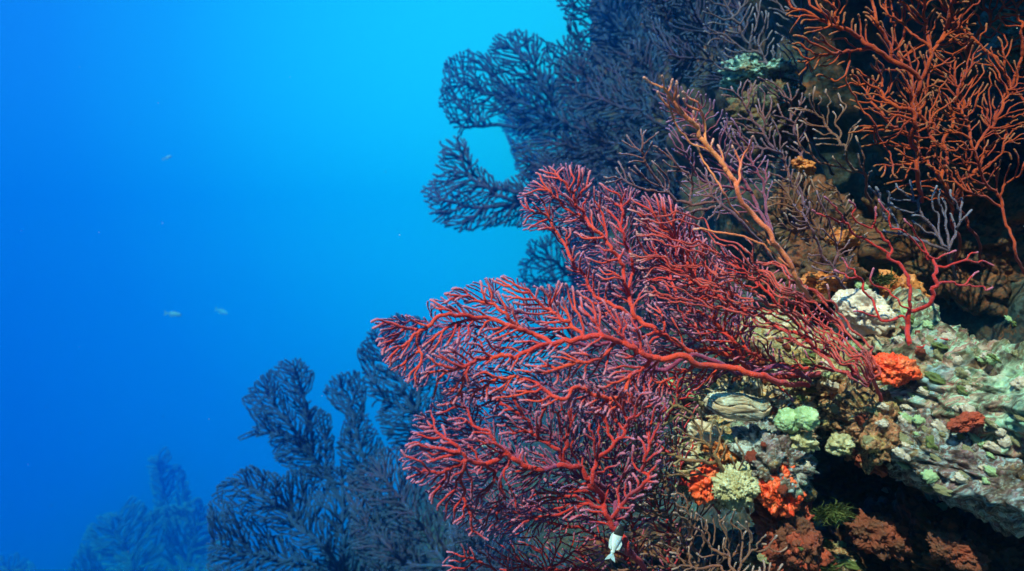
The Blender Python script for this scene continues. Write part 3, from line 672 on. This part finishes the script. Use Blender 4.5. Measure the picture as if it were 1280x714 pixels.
# lower red fan
fan('sea_fan', 'lower crimson red sea fan with one thick horizontal branch, above the white tailed fish',
    [(520,518),(512,545),(502,575),(508,600),(530,612),(552,640),(568,660),(590,675),(640,668),(660,650),(700,650),(745,660),(790,640),(822,600),(832,550),(835,500),(800,488),(700,492),(600,488),(550,500)],
    [[(806,712),(775,672),(750,629),(738,599),(729,584),(700,580),(672,585),(636,569),(606,577),(585,572),(555,545),(531,524)],
     [(720,582),(696,560),(672,539),(650,520),(624,505)], [(633,566),(612,539),(590,516),(570,500)], [(634,570),(630,599),(639,620),(642,640)], [(606,577),(621,602),(628,632),(630,664)],
     [(585,572),(560,590),(530,592),(508,598)], [(750,629),(742,600),(755,570),(775,545),(790,520)], [(585,572),(580,610),(585,640),(586,668)], [(760,645),(800,600),(812,560)]],
    0.56, M['crimson'], 12.0, 2.8, 1.75, 6.4, 3, tilt=(0.10, 0.08), polyps=24, pmat=M['polyp'], K=7, inertia=0.65, gap=0.2, layers=2, mat2=M['violet'], power=5.0)
# bottom fans
fan('sea_fan', 'dull red sea fan cut by the bottom edge below the lower crimson fan', [(552,690),(575,672),(600,690),(640,672),(700,660),(740,672),(760,720),(760,760),(560,760)],
    [[(700,790),(690,740),(684,700),(670,672)], [(690,740),(640,722),(600,705),(565,690)], [(686,710),(720,690)]], 0.60, M['crimson'], 9.5, 3.2, 1.2, 4, 4, tilt=(0.1, 0), polyps=10, pmat=M['polyp'], inertia=0.6, gap=0.2)
fan('sea_fan', 'brownish red open sea fan right of the white tailed fish', [(770,600),(830,590),(900,640),(960,680),(960,740),(800,760),(760,720)],
    [[(905,770),(880,720),(850,670),(820,630),(790,612)], [(880,720),(920,690),(945,690)], [(850,670),(810,672),(778,660)], [(880,720),(830,708),(780,712)]], 0.61, M['brownf'], 11, 3.2, 1.35, 4.5, 5, tilt=(0.0, 0), inertia=0.6, gap=0.35)
fan('sea_fan', 'grey brown twiggy fan in front of the hollow under the cream lump', [(835,600),(870,640),(930,640),(990,680),(975,750),(840,750)],
    [[(940,760),(915,715),(890,680),(862,650),(856,620)], [(915,715),(940,690),(965,680)], [(890,680),(888,655)], [(915,715),(870,705),(840,690)]], 0.57, M['brownf'], 14, 3.2, 1.4, 3.6, 6, inertia=0.6, gap=0.4)
fan('soft_coral', 'olive brown twiggy coral growing over the tan shell', [(800,500),(850,490),(870,530),(905,530),(925,570),(930,600),(880,600),(820,590),(790,550)],
    [[(930,640),(918,605),(900,580),(878,545),(862,520),(836,505)], [(918,605),(926,575),(925,550)], [(900,585),(860,570),(820,560)], [(878,545),(877,515)], [(908,592),(890,600),(840,592)]], 0.575, M['olive'], 10.5, 3.0, 1.5, 4.2, 7, polyps=6, pmat=M['cream_lump'], inertia=0.6, gap=0.3, cat='soft coral')
fan('soft_coral', 'second olive brown twig coral, lower left of the tan shell', [(700,560),(760,530),(830,520),(850,560),(850,640),(780,640),(730,610)],
    [[(870,690),(850,640),(828,600),(800,570),(770,552)], [(850,640),(810,640),(775,625)], [(828,600),(780,596),(740,590)]], 0.60, M['brownf'], 10, 3.0, 1.3, 4, 8, inertia=0.6, gap=0.3, polyps=5, pmat=M['polyp_pale'], cat='soft coral')

fan('sea_fan', 'crimson sea fan filling the space around the foot of the lower fan', [(620,630),(700,610),(780,590),(850,620),(860,680),(830,760),(640,760),(600,690)],
    [[(850,800),(800,720),(760,680),(710,655),(650,645)], [(800,720),(790,660),(780,610)], [(800,720),(730,715),(670,710)], [(840,780),(840,710),(835,650)]], 0.63, M['crimson'], 9.5, 2.8, 1.2, 4.6, 68, inertia=0.6, gap=0.25, polyps=12, pmat=M['polyp'])
# the bundle seen edge-on
bundle_poly = [(790,258),(850,260),(905,288),(960,306),(1012,340),(1062,395),(1096,445),(1084,478),(1035,452),(960,408),(900,398),(806,372),(798,330),(820,300)]
_top = np.array([(1106,500),(1092,455),(1052,395),(988,345),(925,305),(872,276),(795,258)], float)
_bot = np.array([(1106,500),(1080,476),(1035,447),(975,417),(915,395),(860,380),(804,372)], float)
_rg = np.random.default_rng(9); _gs = []
for _k in range(17):
    _t = (_k + 0.5) / 17; _m = _top * (1 - _t) + _bot * _t; _m[1:] += _rg.normal(0, 4.5, _m[1:].shape); _n = _rg.choice([5, 6, 7, 7, 7])
    if _k: _m[0] = _m[0] * 0.35 + _m[1] * 0.65
    _gs.append([tuple(q) for q in _m[:_n]])
fan('sea_fan', 'pink crimson sea fan seen edge-on as a bundle of long parallel branches', bundle_poly, _gs,
    0.55, M['rose'], 15, 3.4, 1.55, 4.4, 9, tilt=(-0.12, 0), polyps=7, pmat=M['polyp_pale'], inertia=2.4, wander=0.12, gap=0.75, K=7, rough=0.010, power=3.2)
fan('sea_fan', 'darker crimson fan of fine branches just behind the parallel bundle', [(800,300),(880,300),(960,330),(1030,380),(1080,440),(1060,470),(980,470),(900,440),(850,400)],
    [[(1098,500),(1070,470),(1010,430),(940,395),(880,360),(830,330)], [(1070,470),(1000,460),(940,440),(890,410)], [(1010,430),(980,390),(940,350)]],
    0.60, M['crimson'], 9, 3.2, 1.2, 4.2, 10, inertia=1.0, gap=0.3, polyps=6, pmat=M['polyp_pale'])
# long orange branch
fan('sea_fan', 'long slender orange sea whip fan leaning up left across the dark wall', [(802,92),(830,90),(850,108),(872,135),(892,160),(905,190),(890,200),(866,175),(840,140)],
    [[(1012,372),(985,325),(960,285),(935,255),(905,212),(885,180),(860,150),(832,112),(806,95)], [(972,310),(930,270),(905,240),(885,212),(874,182)], [(885,180),(878,150),(868,124)], [(922,236),(926,205),(942,168)], [(905,212),(892,190),(868,180),(842,150),(834,120)], [(990,335),(945,302),(905,290),(868,288)], [(926,205),(915,180)], [(860,150),(846,140),(828,128)]],
    0.53, M['orange'], 9, 3.0, 1.5, 5.0, 11, tilt=(0.1, 0.1), polyps=8, pmat=M['polyp_pale'], inertia=1.0, gap=0.3, K=7, power=2.0)
# right red fan
fan('sea_fan', 'open red sea fan standing against the dark hollow on the right', [(1020,240),(1030,238),(1060,250),(1100,252),(1130,275),(1165,300),(1165,330),(1120,320),(1080,300),(1040,285)],
    [[(1124,450),(1128,415),(1131,396),(1134,361),(1119,331),(1103,313),(1078,296),(1056,280),(1033,275),(1018,262)], [(1119,320),(1098,293),(1076,279),(1067,262),(1061,246)], [(1136,398),(1164,374),(1169,351),(1169,328),(1154,311),(1131,296),(1106,279)],
     [(1169,328),(1199,328),(1235,331)], [(1169,351),(1199,357),(1245,366)], [(1199,328),(1208,316),(1219,311)], [(1199,357),(1208,348),(1222,345)], [(1128,405),(1101,394),(1088,372),(1076,356),(1046,338)], [(1076,356),(1066,340),(1054,320)],
     [(1131,390),(1111,364),(1100,352),(1096,336)], [(1056,280),(1048,262),(1032,245)], [(1154,311),(1140,285),(1134,270)], [(1101,394),(1070,386)], [(1127,432),(1160,420),(1210,426)], [(1154,311),(1172,318),(1188,312)]],
    0.62, M['crimson'], 20, 3.2, 1.45, 5.4, 12, tilt=(0.1, 0.1), inertia=0.8, gap=0.75, K=7, power=2.6, polyps=3, pmat=M['polyp_pale'])
# top right orange fan
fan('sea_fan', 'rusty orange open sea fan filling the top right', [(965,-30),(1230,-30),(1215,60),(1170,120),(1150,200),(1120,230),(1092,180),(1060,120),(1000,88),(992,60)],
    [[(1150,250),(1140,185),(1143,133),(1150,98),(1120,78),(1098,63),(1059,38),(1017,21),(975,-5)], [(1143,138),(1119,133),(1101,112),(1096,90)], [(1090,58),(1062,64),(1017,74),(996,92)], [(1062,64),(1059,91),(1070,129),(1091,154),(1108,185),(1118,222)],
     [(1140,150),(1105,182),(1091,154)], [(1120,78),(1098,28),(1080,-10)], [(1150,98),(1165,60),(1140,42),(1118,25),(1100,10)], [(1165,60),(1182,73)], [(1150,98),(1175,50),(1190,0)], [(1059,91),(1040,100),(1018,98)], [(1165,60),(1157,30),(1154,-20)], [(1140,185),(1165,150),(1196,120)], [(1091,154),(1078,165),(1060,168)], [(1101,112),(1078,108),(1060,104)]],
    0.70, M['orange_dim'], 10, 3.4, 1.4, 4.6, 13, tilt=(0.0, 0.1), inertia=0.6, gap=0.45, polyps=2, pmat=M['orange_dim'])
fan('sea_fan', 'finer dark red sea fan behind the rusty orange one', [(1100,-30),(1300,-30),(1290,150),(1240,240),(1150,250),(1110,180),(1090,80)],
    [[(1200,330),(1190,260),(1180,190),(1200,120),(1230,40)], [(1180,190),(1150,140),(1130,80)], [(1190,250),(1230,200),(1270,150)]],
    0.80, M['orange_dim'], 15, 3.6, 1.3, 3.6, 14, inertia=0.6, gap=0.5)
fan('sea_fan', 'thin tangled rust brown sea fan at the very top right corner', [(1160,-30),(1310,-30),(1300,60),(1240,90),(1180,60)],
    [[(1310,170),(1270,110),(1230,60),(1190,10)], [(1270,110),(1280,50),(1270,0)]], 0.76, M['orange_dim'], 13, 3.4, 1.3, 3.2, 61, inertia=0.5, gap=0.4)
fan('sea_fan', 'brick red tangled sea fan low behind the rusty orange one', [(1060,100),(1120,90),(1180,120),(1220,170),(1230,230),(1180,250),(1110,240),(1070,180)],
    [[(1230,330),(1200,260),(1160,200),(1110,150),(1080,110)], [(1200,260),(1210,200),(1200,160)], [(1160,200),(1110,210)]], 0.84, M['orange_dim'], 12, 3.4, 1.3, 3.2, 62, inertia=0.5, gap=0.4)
fan('sea_fan', 'dim teal and brown sea fan along the top edge left of the orange one', [(880,-30),(1010,-30),(1030,60),(1000,110),(930,120),(880,60)],
    [[(1040,220),(1000,150),(960,90),(920,30),(900,-10)], [(1000,150),(1010,80),(1000,20)], [(960,90),(920,90)]], 1.05, M['bluegrey'], 12, 3.4, 1.2, 3.2, 63, inertia=0.6, gap=0.3)
fan('sea_fan', 'soft grey mauve sea fan hiding most of the brown outcrop under the teal patch', [(900,110),(950,95),(1000,110),(1010,160),(1000,220),(950,240),(905,190)],
    [[(1030,310),(1000,250),(970,190),(935,140),(915,115)], [(1000,250),(1000,190),(985,130)], [(970,190),(930,185)]], 0.92, M['mauvef'], 8.5, 3.0, 1.15, 3.0, 64, inertia=0.7, gap=0.25, polyps=4, pmat=M['polyp_pale'])
fan('sea_fan', 'rust brown sea fan spread over the outcrop behind the small pinkish brown fan', [(950,230),(1000,215),(1060,235),(1085,290),(1060,345),(1000,340),(965,290)],
    [[(1080,385),(1050,330),(1020,285),(985,245)], [(1050,330),(1060,280),(1045,240)], [(1020,285),(980,290)]], 0.84, M['brownf'], 9, 3.0, 1.2, 3.0, 65, inertia=0.7, gap=0.3)
fan('sea_fan', 'blue black sea fan along the top edge behind the tall orange branch', [(800,-30),(930,-30),(960,40),(930,110),(860,110),(810,50)],
    [[(1010,240),(960,150),(910,80),(870,20),(850,-15)], [(910,80),(850,70)], [(960,150),(940,70),(920,10)]], 1.5, M['slate_red'], 9, 3.0, 1.4, 3.2, 66, inertia=0.7, gap=0.1, layers=2)
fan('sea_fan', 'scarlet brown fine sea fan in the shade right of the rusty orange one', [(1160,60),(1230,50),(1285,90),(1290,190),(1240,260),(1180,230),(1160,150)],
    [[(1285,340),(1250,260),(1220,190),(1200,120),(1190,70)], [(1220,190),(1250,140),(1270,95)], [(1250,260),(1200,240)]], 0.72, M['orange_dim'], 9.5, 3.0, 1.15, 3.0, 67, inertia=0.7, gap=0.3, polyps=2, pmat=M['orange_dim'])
# mauve ones on the wall
fan('sea_fan', 'greyish mauve sea fan between the tall red fan and the orange branch', [(782,172),(800,162),(825,168),(850,195),(880,205),(905,240),(900,275),(870,285),(820,272),(770,255),(748,225),(770,215)],
    [[(985,345),(945,300),(903,258),(865,254),(835,240),(808,205),(802,172)], [(903,258),(850,268),(810,262),(775,240)], [(865,254),(862,225),(850,205)], [(835,240),(800,235),(765,222)]], 0.66, M['mauvef'], 9.5, 3.0, 1.3, 3.4, 15, inertia=0.9, gap=0.3, polyps=8, pmat=M['polyp_pale'])
fan('sea_fan', 'dim purple sea fan directly behind the orange branch', [(818,108),(850,100),(890,125),(930,165),(962,200),(965,255),(930,275),(890,270),(856,225),(835,170)],
    [[(990,345),(965,290),(935,240),(900,190),(860,140)], [(965,290),(955,240),(940,200)], [(935,240),(890,230),(860,200)]], 0.76, M['lilac'], 8.5, 3.0, 1.2, 3.4, 16, inertia=0.9, gap=0.2, polyps=6, pmat=M['polyp'])
fan('sea_fan', 'small dusty rose sea fan on the brown outcrop', [(985,130),(1030,105),(1062,120),(1080,170),(1092,215),(1050,225),(1010,190)],
    [[(1088,255),(1070,215),(1045,175),(1020,140)], [(1070,215),(1030,200),(1000,180)], [(1045,175),(1055,140)]], 0.78, M['brownf'], 12, 3.2, 1.25, 3.2, 17, inertia=0.8, gap=0.45)
fan('sea_fan', 'small pinkish brown sea fan left of the orange sponge', [(985,255),(1020,240),(1045,262),(1062,300),(1070,350),(1020,345),(1000,310)],
    [[(1062,372),(1040,335),(1020,300),(1005,265)], [(1040,335),(1045,300),(1030,262)], [(1020,300),(1000,300)]], 0.66, M['mauvef'], 11, 3.2, 1.25, 3.0, 18, inertia=0.8, gap=0.45, polyps=5, pmat=M['polyp_pale'])
fan('sea_fan', 'blue lilac curled sea fan under the rusty orange fan', [(1080,235),(1120,225),(1180,232),(1215,262),(1205,300),(1150,310),(1100,285)],
    [[(1195,345),(1180,310),(1160,280),(1140,250)], [(1180,310),(1130,292),(1100,262)], [(1180,310),(1200,280)]], 0.74, M['bluegrey'], 12, 3.0, 1.5, 3.2, 19, inertia=0.4, gap=0.3, wander=0.5, polyps=6, pmat=M['polyp'])
# violet layers behind the red fans
fan('sea_fan', 'dark violet fine meshed fan showing through the wide red fan', [(545,400),(620,370),(700,375),(790,420),(840,470),(830,520),(760,540),(650,520),(570,500),(548,460)],
    [[(930,520),(860,490),(800,470),(730,450),(660,430),(600,420)], [(800,470),(740,500),(660,500),(600,480)], [(730,450),(690,410),(640,392)]], 0.68, M['lilac'], 7.0, 2.8, 1.05, 4, 21, inertia=0.8, polyps=8, pmat=M['polyp'])
fan('sea_fan', 'dark violet fine meshed fan showing through the lower crimson fan', [(540,540),(600,500),(700,500),(800,510),(850,560),(840,630),(780,670),(700,660),(640,670),(590,660),(556,620)],
    [[(880,700),(820,650),(760,610),(690,590),(620,580)], [(820,650),(740,640),(660,640),(610,640)], [(760,610),(720,560),(650,530)]], 0.66, M['lilac'], 7.0, 2.8, 1.05, 4, 22, inertia=0.8, polyps=8, pmat=M['polyp'])
fan('sea_fan', 'dark violet fine meshed fan showing through the tall red fan', [(690,262),(760,240),(850,260),(920,320),(950,400),(920,450),(860,440),(800,390),(740,360),(706,310)],
    [[(985,500),(930,450),(880,400),(820,350),(760,300),(715,275)], [(880,400),(880,350),(850,300)], [(930,450),(920,400),(905,350)]], 0.70, M['lilac'], 7.2, 2.8, 1.05, 4, 23, inertia=0.8, polyps=8, pmat=M['polyp'])
fan('sea_fan', 'maroon tangled fan between the lower crimson fan and the mottled rock', [(730,470),(800,460),(870,470),(880,540),(850,600),(800,640),(740,620),(720,540)],
    [[(900,640),(860,600),(820,550),(770,510)], [(860,600),(800,600),(750,590)], [(820,550),(840,510),(850,480)]], 0.635, M['crimson'], 8.5, 3.0, 1.15, 4, 24, inertia=0.6, gap=0.2, polyps=6, pmat=M['polyp'])

# far dark fans, top left of the wall
fan('sea_fan', 'dark blue sea fan with a curled arm reaching left below the surface glow', [(556,76),(585,62),(606,72),(620,42),(655,38),(690,55),(730,40),(760,120),(720,170),(650,172),(636,140),(606,150),(575,168),(548,132)],
    [[(900,260),(830,215),(765,175),(700,150),(650,125),(612,120),(580,100)], [(700,150),(680,110),(650,70)], [(612,120),(590,140),(575,158)], [(765,175),(730,120),(715,70)]], 3.36, M['slate'], 8.5, 3.2, 1.65, 4.5, 31, inertia=0.7, gap=0.35, K=5, bulge=0.06, tipcol=0.5, layers=2)
fan('sea_fan', 'dark blue sea fan lowest on the left side of the wall, hanging over open water', [(527,238),(545,215),(552,180),(575,170),(598,205),(625,228),(650,215),(680,190),(760,180),(790,240),(760,290),(700,296),(640,280),(570,291),(538,268)],
    [[(930,330),(860,290),(790,262),(720,250),(650,255),(590,262),(550,245)], [(650,255),(610,235),(580,200),(572,178)], [(720,250),(700,215)], [(600,262),(575,280)]], 3.07, M['slate_red'], 8.5, 3.2, 1.6, 4.5, 32, inertia=0.8, gap=0.35, K=5, bulge=0.06, tipcol=0.5, layers=2)
fan('sea_fan', 'large blackish blue sea fan at the top centre of the wall', [(692,-20),(1000,-30),(1000,60),(950,140),(880,190),(800,180),(740,150),(720,80)],
    [[(960,300),(920,220),(880,150),(830,90),(780,40),(740,0)], [(880,150),(880,90),(870,20)], [(920,220),(850,170),(780,140),(730,110)], [(830,90),(770,90),(720,60)], [(880,150),(930,90),(960,20)]], 2.88, M['slate'], 9, 3.2, 1.7, 5, 33, inertia=0.7, gap=0.15, K=5, bulge=0.08, tipcol=0.5, layers=2)
fan('sea_fan', 'muted grey blue sea fan overlapping the top centre one', [(700,70),(760,60),(830,40),(900,60),(930,130),(890,190),(800,210),(730,190),(690,130)],
    [[(960,280),(900,210),(840,160),(770,130),(710,110)], [(840,160),(820,110),(800,70)], [(900,210),(820,195),(750,175)]], 2.40, M['slate_red'], 11, 3.4, 1.5, 4, 34, inertia=0.7, gap=0.3, K=5, bulge=0.06, layers=2)
fan('sea_fan', 'dark sea fan with faint red stems behind the mauve one', [(640,180),(720,160),(800,170),(860,210),(850,260),(780,270),(700,250),(650,230)],
    [[(930,320),(880,270),(800,230),(720,215),(660,205)], [(800,230),(760,200),(700,180)]], 2.50, M['slate_red'], 9, 3.2, 1.35, 4, 35, inertia=0.9, gap=0.2, K=5, bulge=0.06, layers=2)
fan('sea_fan', 'hazy blue sea fan behind the gap in the upper left fans', [(620,110),(680,90),(750,110),(770,200),(720,250),(650,220),(628,160)],
    [[(860,300),(790,240),(730,190),(680,150),(650,120)], [(730,190),(690,200),(650,200)], [(730,190),(730,140)]], 6.91, M['slate'], 6.5, 2.8, 1.5, 4, 36, inertia=0.7, K=4, bulge=0.15, layers=2)
fan('sea_fan', 'faint blue sea fan behind the left shoulder of the tall red fan', [(645,330),(662,302),(700,286),(745,300),(780,350),(760,400),(690,390),(652,360)],
    [[(820,470),(770,400),(730,360),(695,330),(670,318)], [(730,360),(690,365),(660,350)], [(770,400),(760,350),(730,310)]], 4.22, M['slate'], 8, 3.0, 1.4, 4, 37, inertia=0.9, gap=0.2, K=4, bulge=0.1, layers=2)
# far dark fans, lower left
fan('sea_fan', 'dark blue lobed sea fan standing highest at the lower left', [(298,548),(318,530),(302,500),(322,472),(350,455),(372,447),(392,465),(384,500),(414,520),(420,590),(380,600),(345,575),(335,545)],
    [[(500,790),(470,700),(430,630),(390,570),(355,520),(335,490)], [(390,570),(350,545),(312,545)], [(390,570),(385,520),(370,460)], [(430,630),(410,590),(405,550)]], 3.04, M['slate'], 6.8, 2.8, 1.5, 4.5, 41, inertia=0.9, gap=0.3, K=5, bulge=0.08, tipcol=0.4, layers=2)
fan('sea_fan', 'narrow dark blue sea fan between two taller neighbours at lower left', [(403,490),(420,470),(446,462),(462,480),(456,510),(480,560),(478,620),(440,620),(420,560),(430,520)],
    [[(530,790),(500,700),(470,620),(450,560),(440,510),(425,485)], [(450,560),(462,530)], [(440,510),(450,480)]], 2.96, M['slate'], 6.8, 2.8, 1.5, 4.5, 42, inertia=1.0, gap=0.2, K=5, bulge=0.08, tipcol=0.4, layers=2)
fan('sea_fan', 'deep blue sea fan peeking out behind the left tip of the wide red fan', [(447,440),(460,415),(500,390),(560,410),(600,470),(600,560),(540,600),(490,560),(462,500)],
    [[(640,760),(600,680),(560,590),(520,520),(485,450),(470,430)], [(520,520),(530,460),(520,420)], [(560,590),(570,530),(570,480)], [(520,520),(485,500),(468,480)]], 2.80, M['slate'], 7.2, 2.8, 1.55, 4.5, 43, inertia=0.9, gap=0.05, K=5, bulge=0.08, tipcol=0.4, layers=2)
fan('sea_fan', 'round topped dark sea fan filling the bottom left of the reef', [(258,640),(270,605),(310,582),(350,592),(400,580),(450,590),(500,620),(530,680),(540,760),(250,760),(262,690)],
    [[(500,850),(470,790),(430,720),(380,660),(330,620),(290,600)], [(430,720),(360,700),(300,690),(265,680)], [(470,790),(380,770),(290,750)], [(430,720),(430,650),(430,600)], [(470,790),(500,720),(500,660)]], 2.48, M['slate'], 8, 3.0, 1.6, 5, 44, inertia=0.8, gap=0.1, K=5, bulge=0.08, tipcol=0.4, layers=2)
fan('sea_fan', 'dark slate sea fan below the narrow one with reddish stems', [(430,600),(480,560),(540,560),(600,600),(640,680),(640,760),(480,760),(440,680)],
    [[(640,850),(600,780),(560,710),(520,650),(480,600)], [(560,710),(510,700),(460,660)], [(600,780),(530,760),(490,740)], [(560,710),(570,650),(560,600)]], 2.16, M['slate_red'], 8.5, 3.0, 1.5, 5, 45, inertia=0.8, gap=0.05, K=5, bulge=0.06, tipcol=0.4, layers=2)
fan('sea_fan', 'dark fan whose tips droop at the bottom between the two big dark ones', [(560,640),(620,650),(700,690),(720,760),(560,760)],
    [[(700,850),(670,780),(630,720),(590,670)], [(670,780),(620,750),(580,730)]], 1.43, M['slate_red'], 9, 3.0, 1.4, 4, 46, inertia=0.8, gap=0.1, K=5, bulge=0.06, layers=2)
# barely visible distant bushes; their paler blue-grey stands in for thicker haze
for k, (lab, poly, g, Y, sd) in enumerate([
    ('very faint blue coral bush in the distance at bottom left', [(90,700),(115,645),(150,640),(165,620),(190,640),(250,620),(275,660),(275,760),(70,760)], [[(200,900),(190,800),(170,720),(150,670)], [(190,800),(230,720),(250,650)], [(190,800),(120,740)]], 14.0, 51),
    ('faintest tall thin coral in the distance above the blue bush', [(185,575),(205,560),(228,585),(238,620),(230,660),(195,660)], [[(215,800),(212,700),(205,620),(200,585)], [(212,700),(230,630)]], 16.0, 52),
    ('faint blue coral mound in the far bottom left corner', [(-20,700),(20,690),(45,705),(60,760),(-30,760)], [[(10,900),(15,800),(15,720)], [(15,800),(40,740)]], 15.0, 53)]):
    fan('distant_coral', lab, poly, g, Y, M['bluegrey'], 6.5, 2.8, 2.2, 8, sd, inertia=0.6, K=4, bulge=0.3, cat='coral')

# ---- fish
M['fish_white'] = plain_mat('white_fish_skin', (0.78, 0.80, 0.84), (0.70, 0.74, 0.80), 200, 0.4, 0.2, 600, 0.0003)
M['fish_black'] = plain_mat('black_fish_skin', (0.012, 0.010, 0.012), (0.03, 0.02, 0.02), 200, 0.4, 0.2, 600, 0.0003)
M['fish_fin'] = plain_mat('pale_blue_fin', (0.50, 0.62, 0.72), (0.60, 0.70, 0.80), 200, 0.5, 0.2)
M['fish_far'] = plain_mat('blue_grey_fish_skin', (0.16, 0.28, 0.42), (0.22, 0.34, 0.46), 200, 0.5, 0.2)
M['fish_silver'] = plain_mat('silver_fish_skin', (0.62, 0.72, 0.78), (0.75, 0.82, 0.85), 200, 0.3, 0.1)
M['fish_eye'] = plain_mat('fish_eye', (0.01, 0.01, 0.01), (0.02, 0.02, 0.02), 50, 0.2, 0)
def fish(label, c, L, rot, yaw, mats, deep=0.40, tail=None, split=0.45, group=None):
    """nose at +x; body lofted, front and rear halves may differ in colour"""
    root = empty('fish', at(*c), label, 'fish', group); root.rotation_euler = (0, rot, yaw)
    ns, K = 34, 20; x = np.linspace(0, 1, ns)
    hh = deep * 0.5 * np.clip(np.sin(np.pi * x ** 0.72), 0, 1) ** 0.75 * (1 - 0.35 * x) + 0.035 * (x > 0.9) + 0.004; hh[0] = 0.004
    ww = hh * 0.42
    th = np.arange(K) / K * 2 * np.pi
    V = np.stack([np.repeat(0.5 - x, K), (ww[:, None] * np.cos(th)).ravel(), (hh[:, None] * np.sin(th)).ravel()], 1) * L
    i = np.arange(ns * K).reshape(ns, K); j = np.roll(i, -1, 1)
    F = np.stack([i[:-1], j[:-1], j[1:], i[1:]], 2).reshape(-1, 4)
    body = mesh_np('body', V, [F], mats[0], root); body.data.materials.append(mats[1])
    mi = (np.repeat(x[:-1], K) < split).astype(np.int32); body.data.polygons.foreach_set('material_index', mi)
    def finm(nm, pts, mt, th_=0.006):
        n = len(pts); P = np.array(pts, float); V = np.vstack([np.c_[P[:, 0], np.full(n, th_ / 2), P[:, 1]], np.c_[P[:, 0], np.full(n, -th_ / 2), P[:, 1]]]) * L
        bm = bmesh.new(); vs = [bm.verts.new(v) for v in V]; bm.faces.new(vs[:n]); bm.faces.new(vs[n:][::-1])
        for a in range(n): bm.faces.new([vs[a], vs[(a + 1) % n], vs[n + (a + 1) % n], vs[n + a]])
        bmesh.ops.recalc_face_normals(bm, faces=bm.faces); me = bpy.data.meshes.new(nm); bm.to_mesh(me); bm.free(); me.materials.append(mt)
        o = bpy.data.objects.new(nm, me); col.objects.link(o); o.parent = root
    finm('tail', [(-0.47, 0.035), (-0.60, 0.14), (-0.74, 0.20), (-0.66, 0.02), (-0.63, 0), (-0.66, -0.02), (-0.74, -0.20), (-0.60, -0.14), (-0.47, -0.035)], mats[2])
    finm('dorsal_fin', [(0.22, deep * .40), (0.10, deep * .62), (-0.12, deep * .64), (-0.32, deep * .50), (-0.38, deep * .22), (0.0, deep * .36)], mats[3])
    finm('anal_fin', [(0.0, -deep * .42), (-0.12, -deep * .62), (-0.30, -deep * .54), (-0.36, -deep * .2)], mats[3])
    if L > 0.02:
        for sy in (-1, 1):
            N, Fi = ico(2); e = mesh_np('eye', N * L * 0.026 + np.array([0.39, sy * 0.050, 0.035]) * L, [Fi], M['fish_eye'], root)
    return root
fish('small black and white fish, tail down, swimming over the bottom branches', (771, 674, 0.555), 0.023, R(-70), R(18), (M['fish_white'], M['fish_black'], M['fish_fin'], M['fish_white']), 0.40, split=0.36)
fish('slim silvery fish resting between branches of the lower crimson fan', (615, 561, 0.60), 0.012, R(30), R(10), (M['fish_silver'],) * 4, 0.26)
fish('tiny pale fish in open water, the left of two', (218, 393, 9.0), 0.17, R(8), R(10), (M['fish_far'],) * 4, 0.34)
fish('tiny pale fish in open water, fainter, the right of two', (278, 390, 12.0), 0.24, R(16), R(-25), (M['fish_far'],) * 4, 0.32)
fish('speck of a fish alone high in the open water', (210, 197, 9.0), 0.10, R(-25), R(20), (M['fish_far'],) * 4, 0.32)
# drifting particles
rng = np.random.default_rng(77); n = 80
yv = rng.uniform(0.5, 2.6, n); pc = atn(np.c_[rng.uniform(0, 1280, n), rng.uniform(0, 714, n)], yv)
N, Fi = ico(1); rs = rng.uniform(0.00025, 0.0007, n) * (0.6 + 0.4 * yv)
V = (pc[:, None] + N[None] * rs[:, None, None] * rng.uniform(0.5, 1.3, (n, 1, 3))).reshape(-1, 3)
F = (np.arange(n)[:, None, None] * len(N) + Fi[None]).reshape(-1, 3)
tag(mesh_np('drifting_specks', V, [F], M['fish_white']), 'pale specks of plankton drifting in the water', 'plankton', kind='stuff')

# ---- the water itself
HX, HY, HZ = (-12.5, 10.5), (-1.6, 18.5), (-10.8, 2.3)
bm = bmesh.new(); bmesh.ops.create_cube(bm, size=1); me = bpy.data.meshes.new('haze')
for v in bm.verts:
    v.co = Vector((HX[0] if v.co.x < 0 else HX[1], HY[0] if v.co.y < 0 else HY[1], HZ[0] if v.co.z < 0 else HZ[1]))
bm.to_mesh(me); bm.free(); hz = bpy.data.objects.new('haze', me); col.objects.link(hz); hz['kind'] = 'stuff'
m = bpy.data.materials.new('haze'); m.use_nodes = True; n_ = m.node_tree; n_.nodes.clear()
o_ = n_.nodes.new('ShaderNodeOutputMaterial'); pv = n_.nodes.new('ShaderNodeVolumePrincipled')
pv.inputs['Color'].default_value = (0.01, 0.19, 0.52, 1); pv.inputs['Absorption Color'].default_value = (0.0, 0.72, 0.97, 1); pv.inputs['Density'].default_value = 0.18; pv.inputs['Anisotropy'].default_value = 0.9
n_.links.new(pv.outputs[0], o_.inputs['Volume']); me.materials.append(m)
